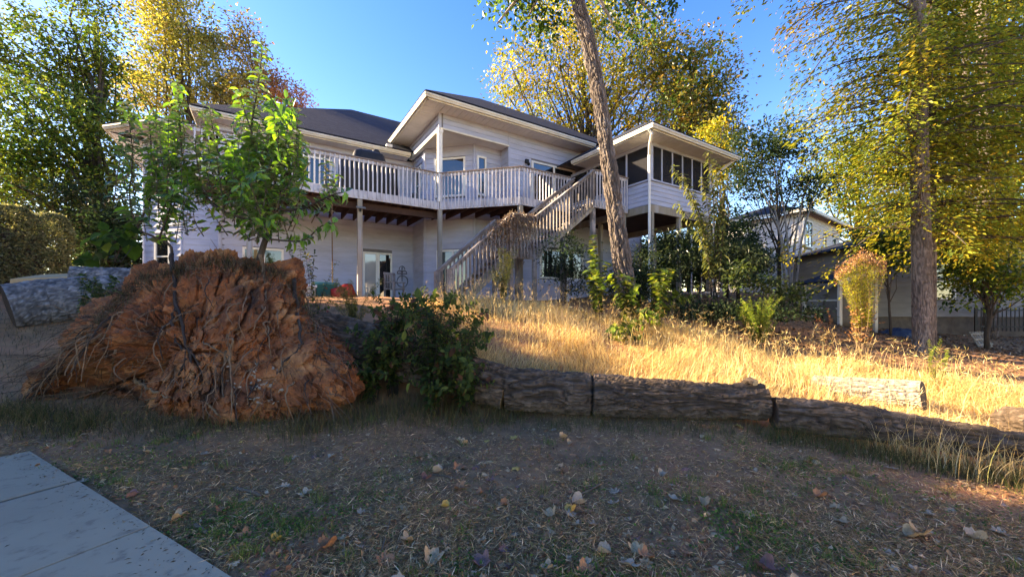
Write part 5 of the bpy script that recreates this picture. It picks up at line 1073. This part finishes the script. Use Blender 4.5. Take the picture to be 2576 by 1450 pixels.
bushy('dry_weed', 'thin brown dead weed stalk beside the golden plant', 'weed', (2070, 830), [(2050, 790), (2080, 775), (2060, 800), (2090, 800)], 9.0, .004, 40, .035, REDDISH, T_DIAMOND, .5, mid=.05)
# dead vine heaped over the stair landing
dv = empty('dead_vine', hloc(.9, -3.2, LZ + .3), 0, label='tangled brown dead vine draped over the stair landing', cat='vine'); db = np.array(dv.location); b = B()
for kk in range(150):
    u0 = rng.uniform(.1, 1.9); zt = LZ + 1.0 - max(0, (.9 - u0)) * .85; z1_ = zt - rng.uniform(.2, 1.5) * (1.2 - abs(u0 - .95))
    p0 = uv(u0, -3.1 + rng.normal(0, .1), zt + rng.uniform(-.1, .1)); p1 = uv(u0 + rng.normal(0, .25), -3.15 + rng.normal(0, .12), z1_); b.tube(bez([p0, (p0 + p1) / 2 + rng.normal(0, .1, 3), p1], 6) - db, .006, 3, cap=False)
b.build('tendrils', MT['root'], dv, kind='stuff')
n = 2600; u0 = rng.normal(.85, .38, n); zt = LZ + 1.0 - np.maximum(0, .9 - u0) * .85 - np.abs(rng.normal(0, .45, n)); C = np.array([uv(a, -3.12 + rng.normal(0, .1), z_) for a, z_ in zip(u0, zt)]) - db
link('dry_foliage', scatter_mesh('dry_foliage', T_DIAMOND, C, rng.normal(size=(n, 3)), rng.normal(size=(n, 3)), .055, .035, pick([((.2, .13, .09), 3), ((.14, .09, .06), 3), ((.26, .2, .13), 1)], n), MT['dead']), dv, kind='stuff')
bushy('grassy_weed', 'pale grassy weed clump at the foot of the stairs', 'weed', (1265, 740), [(rng.uniform(1235, 1300), rng.uniform(620, 700)) for _ in range(28)], 10.0, .004, 40, .07, [((.12, .14, .05), 3), ((.2, .19, .07), 2)], aspect=.25, mid=.05, droop=.1)

# ------------------------------------------------------------------ grasses
def blades(C, h, ang, lean, width, colr, seg=4, name='grass'):
    n = len(C); t = np.linspace(0, 1, seg + 1); dx = np.stack([np.cos(ang), np.sin(ang), 0 * ang], 1); sd = np.stack([-np.sin(ang), np.cos(ang), 0 * ang], 1)
    tw = rng.normal(0, .9, n); sd = sd * np.cos(tw)[:, None] + dx * np.sin(tw)[:, None]
    lf = np.sin(t[None] * np.clip(lean, .05, 3.4)[:, None]) ; hz_ = (1 - np.cos(t[None] * np.clip(lean, .05, 3.4)[:, None]))
    k = (h / np.clip(lean, .05, 3.4))[:, None]
    pos = C[:, None] + np.array([0, 0, 1.0]) * (lf * k)[..., None] + dx[:, None] * (hz_ * k)[..., None]
    wd = width[:, None] * (1 - t[None] ** 1.5 * .92)
    V = np.stack([pos - sd[:, None] * wd[..., None] / 2, pos + sd[:, None] * wd[..., None] / 2], 2).reshape(-1, 3)
    k0 = (np.arange(n) * (seg + 1) * 2)[:, None] + (np.arange(seg) * 2)[None]
    Q = np.stack([k0, k0 + 1, k0 + 3, k0 + 2], -1).reshape(-1, 4)
    return V, Q, np.repeat(colr, (seg + 1) * 2, 0), pos[:, -1]
def lin_y(x, pts): return np.interp(x, [p[0] for p in pts], [p[1] for p in pts])
LOW = [(-3.2, 6.9), (-1.2, 6.7), (.1, 6.25), (1.2, 6.0), (3.2, 5.45), (5.2, 4.75), (8, 4.2), (12, 3.6)]
UP = [(-3.2, 7.6), (-2.0, 9.3), (-1.3, 10.0), (1.0, 10.0), (2.1, 9.7), (5.4, 8.7), (7.2, 7.7), (8.2, 6.9), (12, 5.9)]
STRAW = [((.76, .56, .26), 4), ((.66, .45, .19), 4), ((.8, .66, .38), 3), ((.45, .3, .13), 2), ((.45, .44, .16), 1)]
n = 120000; x = rng.uniform(-2.6, 11.5, n); lo = lin_y(x, LOW); up = lin_y(x, UP); y = lo + (up - lo) * rng.uniform(0, 1, n) ** 1.2
keep = rng.random(n) < np.clip(1.15 - .06 * y, .3, 1) * np.clip((x + 2.6) / 1.5, .05, 1); x, y = x[keep], y[keep]; n = len(x)
mound = vnoise(np.stack([x * .9, y * .9, 0 * x], 1)); m2 = vnoise(np.stack([x * 2.3, y * 2.3, 0 * x + 4], 1))
h = (.28 + .18 * mound + .13 * m2) * np.exp(rng.normal(0, .25, n)) * np.where(x > 6, .85, 1)
ang = 2.2 * vnoise(np.stack([x * .7, y * .7, 0 * x + 9], 1)) * math.pi / 2 - .9 + rng.normal(0, .9, n)
lean = np.clip(2.2 + .6 * m2 + rng.normal(0, .8, n), .2, 3.4)
C = np.stack([x, y, gz(x, y) - .01], 1); cl = pick(STRAW, n, .22) * (1 + .15 * m2[:, None])
V, Q, CC, tip = blades(C, h, ang, lean, rng.uniform(.004, .009, n), cl, 4)
link('dry_grass', raw_mesh('dry_grass', V, Q, MT['straw'], CC), label='tall golden dry grass glowing on the slope behind the logs', cat='grass', kind='stuff')
# seed heads on long stalks
n = 1500; x = rng.uniform(-1.8, 9.5, n); lo = lin_y(x, LOW); up = lin_y(x, UP); y = lo + (up - lo) * rng.uniform(.1, 1.03, n); C = np.stack([x, y, gz(x, y)], 1)
V, Q, CC, tip = blades(C, rng.uniform(.45, .72, n), rng.uniform(0, 6.28, n), rng.uniform(.15, .9, n), np.full(n, .005), pick(STRAW, n), 4)
rep = 3; c3 = np.repeat(tip, rep, 0); d3 = rng.normal(size=(n * rep, 3)) + np.array([0, 0, .9])
link('seed_stalks', raw_mesh('seed_stalks', V, Q, MT['straw'], CC), label='thin straw stalks standing above the dry grass', cat='grass', kind='stuff')
link('seed_spikes', scatter_mesh('seed_spikes', T_DIAMOND, c3, d3, rng.normal(size=(n * rep, 3)), rng.uniform(.06, .13, n * rep), .006, pick(STRAW, n * rep), MT['straw']), label='branched seed spikes topping the dry grass stalks', cat='grass', kind='stuff')
# rank shaded grass round the root plate and in front of the logs
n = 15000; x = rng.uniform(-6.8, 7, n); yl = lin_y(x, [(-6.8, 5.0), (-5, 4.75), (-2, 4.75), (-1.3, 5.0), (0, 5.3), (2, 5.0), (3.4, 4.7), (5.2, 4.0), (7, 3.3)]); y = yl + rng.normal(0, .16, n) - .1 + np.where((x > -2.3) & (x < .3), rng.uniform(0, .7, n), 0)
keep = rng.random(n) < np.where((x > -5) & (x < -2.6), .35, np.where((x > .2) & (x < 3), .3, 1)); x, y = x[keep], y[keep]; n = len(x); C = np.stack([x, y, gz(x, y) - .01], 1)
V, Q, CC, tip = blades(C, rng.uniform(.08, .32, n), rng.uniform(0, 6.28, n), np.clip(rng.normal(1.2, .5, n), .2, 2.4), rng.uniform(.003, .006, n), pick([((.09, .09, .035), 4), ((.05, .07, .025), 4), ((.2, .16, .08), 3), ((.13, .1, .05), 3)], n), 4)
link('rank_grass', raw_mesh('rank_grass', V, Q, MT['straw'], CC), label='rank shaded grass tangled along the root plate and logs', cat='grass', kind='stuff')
# straw wisps lit in front of the right-hand log
n = 2600; x = rng.uniform(4.2, 7.5, n); y = lin_y(x, [(4.2, 4.65), (5.2, 4.2), (7.5, 3.5)]) + rng.normal(0, .22, n); C = np.stack([x, y, gz(x, y)], 1)
V, Q, CC, tip = blades(C, rng.uniform(.2, .6, n), rng.uniform(0, 6.28, n), np.clip(rng.normal(1.1, .5, n), .2, 2.3), rng.uniform(.003, .006, n), pick(STRAW, n), 4)
link('straw_wisps', raw_mesh('straw_wisps', V, Q, MT['straw'], CC), label='loose straw wisps crossing the right hand log', cat='grass', kind='stuff')
# weeds and dead tufts on top of the root plate
tp2 = []; 
for kk in range(2600):
    q = on_ball(rng.uniform(250, 760), 0, 0) if False else None
    pxx = rng.uniform(230, 800); top = np.interp(pxx, [230, 345, 540, 640, 715, 800], [815, 700, 655, 662, 690, 820]); tp2.append((pxx, top + abs(rng.normal(0, 16)) + 4))
C = [on_ball(a, b_, 0) for a, b_ in tp2]; C = np.array([c for c in C if c is not None]); n = len(C)
V, Q, CC, tip = blades(C, rng.uniform(.06, .3, n), rng.uniform(0, 6.28, n), np.clip(rng.normal(1.3, .6, n), .2, 2.6), rng.uniform(.002, .0045, n), pick([((.12, .09, .06), 4), ((.06, .07, .03), 3), ((.18, .14, .09), 2), ((.05, .04, .03), 3)], n), 4)
link('dry_tufts', raw_mesh('dry_tufts', V - UB, Q, MT['straw'], CC), upt, kind='stuff')

# ------------------------------------------------------------------ the patchy lawn
def lawn_pts(n, y0=1.7, y1=5.6):
    y = 1 / (1 / y0 + rng.random(n) * (1 / y1 - 1 / y0)); x = rng.uniform(-1.6, 1.6, n) * y
    ok = y < lin_y(x, [(-7, 5.3), (-2, 5.1), (0, 5.6), (2, 5.3), (4, 4.8), (7, 3.4), (9, 3.0)]); x, y = x[ok], y[ok]
    sx, sy = x + 3.79, y - 3.37; ss = -.881 * sx + .473 * sy; tt = -.473 * sx - .881 * sy; off = (tt < .02 + .08 * vnoise(np.stack([x * 3, y * 3, x * 0], 1))) | (ss > .55 + .25 * vnoise(np.stack([x * 2, y * 2, x * 0], 1)))
    return x[off], y[off]
x, y = lawn_pts(150000); pn = vnoise(np.stack([x * 1.4, y * 1.4, 0 * x + 2], 1)) + .5 * vnoise(np.stack([x * 4, y * 4, 0 * x + 5], 1)); k = rng.random(len(x)) < np.clip(.7 + .8 * pn, .12, 1); x, y, pn = x[k], y[k], pn[k]; n = len(x)
C = np.stack([x, y, gz(x, y) + rng.uniform(0, .012, n)], 1); a = rng.uniform(0, 6.28, n); D = np.stack([np.cos(a), np.sin(a), np.abs(rng.normal(0, .35, n))], 1)
link('dead_lawn_straw', scatter_mesh('dead_lawn_straw', T_DIAMOND, C, D, rng.normal(size=(n, 3)) * .6 + np.array([0, 0, 1]), rng.uniform(.025, .1, n), rng.uniform(.003, .006, n), pick([((.6, .36, .17), 4), ((.4, .22, .1), 4), ((.72, .48, .27), 2), ((.22, .18, .07), 3.5)], n, .3), MT['straw']), label='matted dead grass and straw covering the lawn', cat='grass', kind='stuff')
x, y = lawn_pts(110000); pn = vnoise(np.stack([x * 1.1 + 4, y * 1.1, 0 * x + 20], 1)) + .7 * vnoise(np.stack([x * 3.3, y * 3.3, 0 * x + 25], 1)) - .05 * (y - 2); k = rng.random(len(x)) < np.clip(.08 + 1.1 * pn, .04, .95); x, y = x[k], y[k]; n = len(x)
C = np.stack([x, y, gz(x, y) + rng.uniform(.0, .03, n)], 1); D = rng.normal(size=(n, 3)) * np.array([1, 1, .4]) + np.array([0, 0, .25])
link('clover_patches', scatter_mesh('clover_patches', T_DIAMOND, C, D, np.array([0, 0, 1]) + rng.normal(0, .45, (n, 3)), rng.uniform(.014, .03, n), rng.uniform(.009, .02, n), pick([((.09, .17, .035), 4), ((.13, .22, .045), 3), ((.06, .11, .03), 3), ((.18, .22, .05), 1)], n), MT['leaf']), label='low green clover patches in the lawn', cat='clover', kind='stuff')
x, y = lawn_pts(15000); n = len(x); C = np.stack([x, y, gz(x, y) + rng.uniform(.005, .02, n)], 1)
link('leaf_crumbs', scatter_mesh('leaf_crumbs', T_DIAMOND, C, rng.normal(size=(n, 3)) * np.array([1, 1, .3]), np.array([0, 0, 1]) + rng.normal(0, .6, (n, 3)), rng.uniform(.015, .055, n), rng.uniform(.012, .04, n), pick([((.36, .2, .1), 4), ((.24, .12, .06), 4), ((.46, .32, .19), 1), ((.18, .085, .05), 3)], n), MT['dead']), label='small broken bits of fallen leaves over the lawn', cat='leaf litter', kind='stuff')
n = 420; a_s = rng.uniform(-4, 1.3, n); a_t = np.abs(rng.normal(0, .12, n)) + .01 + (rng.random(n) < .12) * rng.uniform(0, 1.2, n); k = a_t < 1.6; a_s, a_t = a_s[k], a_t[k]; n = len(a_s)
C = np.stack([-3.79 - .881 * a_s - .473 * a_t, 3.37 + .473 * a_s - .881 * a_t, np.full(n, .018)], 1)
link('sidewalk_grit', scatter_mesh('sidewalk_grit', T_DIAMOND, C, rng.normal(size=(n, 3)) * np.array([1, 1, .1]), np.array([0, 0, 1]) + rng.normal(0, .3, (n, 3)), rng.uniform(.006, .04, n), rng.uniform(.004, .01, n), pick([((.12, .08, .05), 3), ((.07, .05, .035), 3), ((.35, .24, .14), 2)], n), MT['dead']), label='specks of soil and straw along the sidewalk edge', cat='grit', kind='stuff')
x, y = lawn_pts(520, 1.8, 5.4); m_ = len(x); pn = vnoise(np.stack([x * 1.1 + 4, y * 1.1, 0 * x + 20], 1)); kk_ = rng.random(m_) < np.clip(.35 + .6 * pn, .08, 1); x, y = x[kk_], y[kk_]; x = np.repeat(x, 34) + rng.normal(0, .035, len(x) * 34); y = np.repeat(y, 34) + rng.normal(0, .035, len(y) * 34); n = len(x)
V, Q, CC, tip = blades(np.stack([x, y, gz(x, y)], 1), rng.uniform(.03, .11, n), rng.uniform(0, 6.28, n), np.clip(rng.normal(1.0, .5, n), .2, 2.2), rng.uniform(.003, .006, n), pick([((.13, .2, .045), 4), ((.09, .14, .035), 3), ((.3, .24, .1), 2), ((.2, .22, .06), 2)], n), 3)
link('grass_tufts', raw_mesh('grass_tufts', V, Q, MT['straw'], CC), label='small green grass tufts dotted over the lawn', cat='grass', kind='stuff')
# forest-floor litter further off to the right and behind
n = 14000; x = rng.uniform(4, 24, n); y = rng.uniform(7, 16, n); k = y > lin_y(x, UP) + .1; x, y = x[k], y[k]; n = len(x); C = np.stack([x, y, gz(x, y) + .01], 1)
link('forest_litter', scatter_mesh('forest_litter', T_DIAMOND, C, rng.normal(size=(n, 3)) * np.array([1, 1, .3]), np.array([0, 0, 1]) + rng.normal(0, .6, (n, 3)), rng.uniform(.05, .13, n), rng.uniform(.03, .08, n), pick([((.15, .09, .055), 3), ((.1, .055, .035), 4), ((.2, .14, .09), 1)], n), MT['dead']), label='brown leaf litter on the shaded ground at right', cat='leaf litter', kind='stuff')

n = 26000; x = rng.uniform(-13, -3.6, n); y = rng.uniform(4.3, 11.5, n); k = (rng.random(n) < np.clip(6.5 / y - .5, .1, 1)); x, y = x[k], y[k]; n = len(x); C = np.stack([x, y, gz(x, y)], 1)
V, Q, CC, tip = blades(C, rng.uniform(.05, .2, n), rng.uniform(0, 6.28, n), np.clip(rng.normal(1.5, .6, n), .2, 3), rng.uniform(.004, .008, n), pick([((.1, .085, .06), 4), ((.06, .065, .035), 3), ((.17, .13, .09), 3), ((.05, .045, .035), 3)], n), 3)
link('bank_litter', raw_mesh('bank_litter', V, Q, MT['straw'], CC), label='grey brown straw and weeds on the bank at left', cat='grass', kind='stuff')
# ------------------------------------------------------------------ single fallen leaves
COLS = {'tan': ((.5, .32, .17), (.34, .2, .1)), 'rust': ((.4, .17, .075), (.27, .11, .05)), 'pale grey': ((.44, .31, .2), (.32, .22, .14)), 'purple brown': ((.24, .11, .09), (.15, .075, .06)), 'yellow': ((.52, .33, .08), (.4, .23, .06))}
def leaf_shape(lobes, depth, curl, seed):
    r_ = np.random.default_rng(seed); n = 26; t = np.arange(n) / n * 2 * math.pi
    rad = (1 - depth + depth * np.abs(np.cos(t * lobes / 2)) ** .8) * (.62 + .38 * np.cos(t)) ** .35 * np.exp(r_.normal(0, .06, n)); rad = np.maximum(rad, .08)
    x = rad * np.cos(t) * .5; y = rad * np.sin(t) * .42
    z = curl * (y * y * 3.0 + .7 * (x - .1) ** 2) + .05 * np.sin(5 * x + seed) + r_.normal(0, .018, n)
    V = [(0, 0, .0)] + [(a * .5, b_ * .5, c_ * .22) for a, b_, c_ in zip(x, y, z)] + list(zip(x, y, z)); Q = [[1 + i, 1 + (i + 1) % n, 1 + n + (i + 1) % n, 1 + n + i] for i in range(n)]; T = [[0, 1 + i, 1 + (i + 1) % n] for i in range(n)]
    s0 = len(V); V += [(-.2, .006, 0), (-.2, -.006, 0), (-.75, -.005, .03), (-.75, .005, .03)]; Q.append([s0, s0 + 1, s0 + 2, s0 + 3])
    return np.array(V), [np.array(Q), np.array(T)]
LM = {}
for cn, (c1_, c2_) in COLS.items():
    m = material('fallen_leaf_' + cn.replace(' ', '_'), c1_, c2_, rough=.7, scale=35, bump=.3, bscale=60, spec=.3)
    LM[cn] = []
    for v_, (lb_, dp, cu) in enumerate(((5, .5, .45), (7, .6, .25), (5, .4, .9), (1, .0, 1.2), (9, .55, .35))):
        Vv, Ff = leaf_shape(lb_, dp, cu, v_ + 3); LM[cn].append(raw_mesh('fallen_leaf', Vv, Ff, m))
KIND = ['lobed maple leaf', 'flat lobed oak leaf', 'cupped lobed leaf', 'curled narrow leaf', 'ragged oak leaf']
def put_leaf(x, y, size, cn, vi, label, group):
    tilt = random.uniform(0, .5); o = link('fallen_leaf', LM[cn][vi], None, (x, y, g1(x, y) + .012 + .12 * size * tilt), (random.uniform(-.3, .3) + (math.pi if random.random() < .4 else 0), random.uniform(-.3, .3), random.uniform(0, 6.28)), (size, size, size), label=label, cat='leaf')
    if group: o['group'] = group
    return o
HERO = [(440, 1312, .125, 'tan', 2, 'large cupped tan leaf beside the sidewalk edge'), (612, 1262, .11, 'tan', 2, 'tan cupped leaf lying right of a dark twig near the sidewalk'), (1470, 1217, .12, 'yellow', 3, 'long yellow curled leaf in the middle of the lawn'), (1545, 1240, .11, 'pale grey', 1, 'white and grey ragged leaf below the yellow curled leaf'),
        (1010, 1278, .13, 'tan', 0, 'big tan maple leaf left of the lawn middle'), (1050, 1155, .11, 'rust', 2, 'crumpled rust brown leaf nearer the fallen trunk'), (1295, 1105, .12, 'yellow', 1, 'pale yellow oak leaf below the long log'), (1085, 1420, .14, 'tan', 2, 'large tan leaf at the bottom edge left of centre'), (965, 1415, .13, 'rust', 0, 'broad dull brown leaf at the bottom edge near clover'),
        (1195, 1265, .1, 'rust', 3, 'orange brown oval leaf on green clover'), (1215, 1425, .13, 'purple brown', 2, 'dark purple crumpled leaf at the bottom edge'), (1375, 1438, .1, 'tan', 2, 'rough tan leaf at the bottom edge right of centre'), (1440, 1290, .09, 'yellow', 3, 'small bent yellow leaf below the pale ragged one'), (1460, 1105, .1, 'tan', 0, 'pale tan maple leaf under the middle of the long log'),
        (1800, 1345, .1, 'tan', 2, 'upright curled tan leaf on the right of the lawn'), (2240, 1180, .12, 'pale grey', 1, 'pale oak leaf in front of the right hand log'), (2310, 1350, .13, 'tan', 3, 'long tan leaf near the lower right corner'), (2390, 1285, .11, 'pale grey', 2, 'pale grey leaf near the right picture edge'), (1890, 1300, .11, 'tan', 1, 'folded tan leaf right of the yellow ones'), (980, 1255, .1, 'pale grey', 1, 'pale star shaped leaf above the big maple leaf'),
        (825, 1385, .11, 'rust', 3, 'narrow rust leaf in the clover at bottom left'), (515, 1145, .12, 'pale grey', 1, 'pale green ragged leaf in the straw near the root plate'), (215, 1212, .08, 'pale grey', 1, 'grey leaf at the end of the sidewalk joint'), (640, 1185, .07, 'rust', 0, 'small rust leaf on the bare clay patch')]
for (px_, py_, sz, cn, vi, lb) in HERO:
    q = ground_hit(px_, py_); put_leaf(q[0], q[1], sz * 1.25, cn, vi, lb, None)
x, y = lawn_pts(460, 1.9, 5.4); cnt = 0; names = list(COLS)
for a, b_ in zip(x, y):
    if cnt >= 268: break
    cn = names[rng.choice(5, p=[.3, .27, .2, .17, .06])]; vi = int(rng.integers(5)); cnt += 1
    place = 'near the viewer' if b_ < 3 else ('in the middle of the lawn' if b_ < 4.2 else 'below the logs')
    side = 'left' if a < -.8 else ('right' if a > 1.2 else 'central')
    put_leaf(a, b_, float(rng.uniform(.065, .15)), cn, vi, f'{cn} {KIND[vi]} on the {side} lawn {place}', f'{cn} {KIND[vi]} {side} {place}')
# twigs on the lawn
for (pts_, r_, lb) in (([(1445, 1255), (1480, 1238), (1510, 1222)], .008, 'thin grey twig beside the white ragged leaf'), ([(590, 1235), (640, 1245), (655, 1255)], .012, 'dark stub of branch behind the tan cupped leaf'), ([(1030, 1240), (1080, 1200), (1150, 1210)], .005, 'forked thin twig in the left middle of the lawn'), ([(520, 1345), (500, 1335), (490, 1325)], .012, 'short broken stick at the sidewalk edge'), ([(960, 1390), (985, 1300)], .005, 'slender bent twig in the clover at bottom')):
    pp_ = np.array([ground_hit(*p) for p in pts_]) + np.array([0, 0, .018]); b = B(); b.tube(bez(pp_, 9) if len(pp_) > 2 else pp_, r_, 6); b.build('twig', MT['root'], None, label=lb, cat='twig')
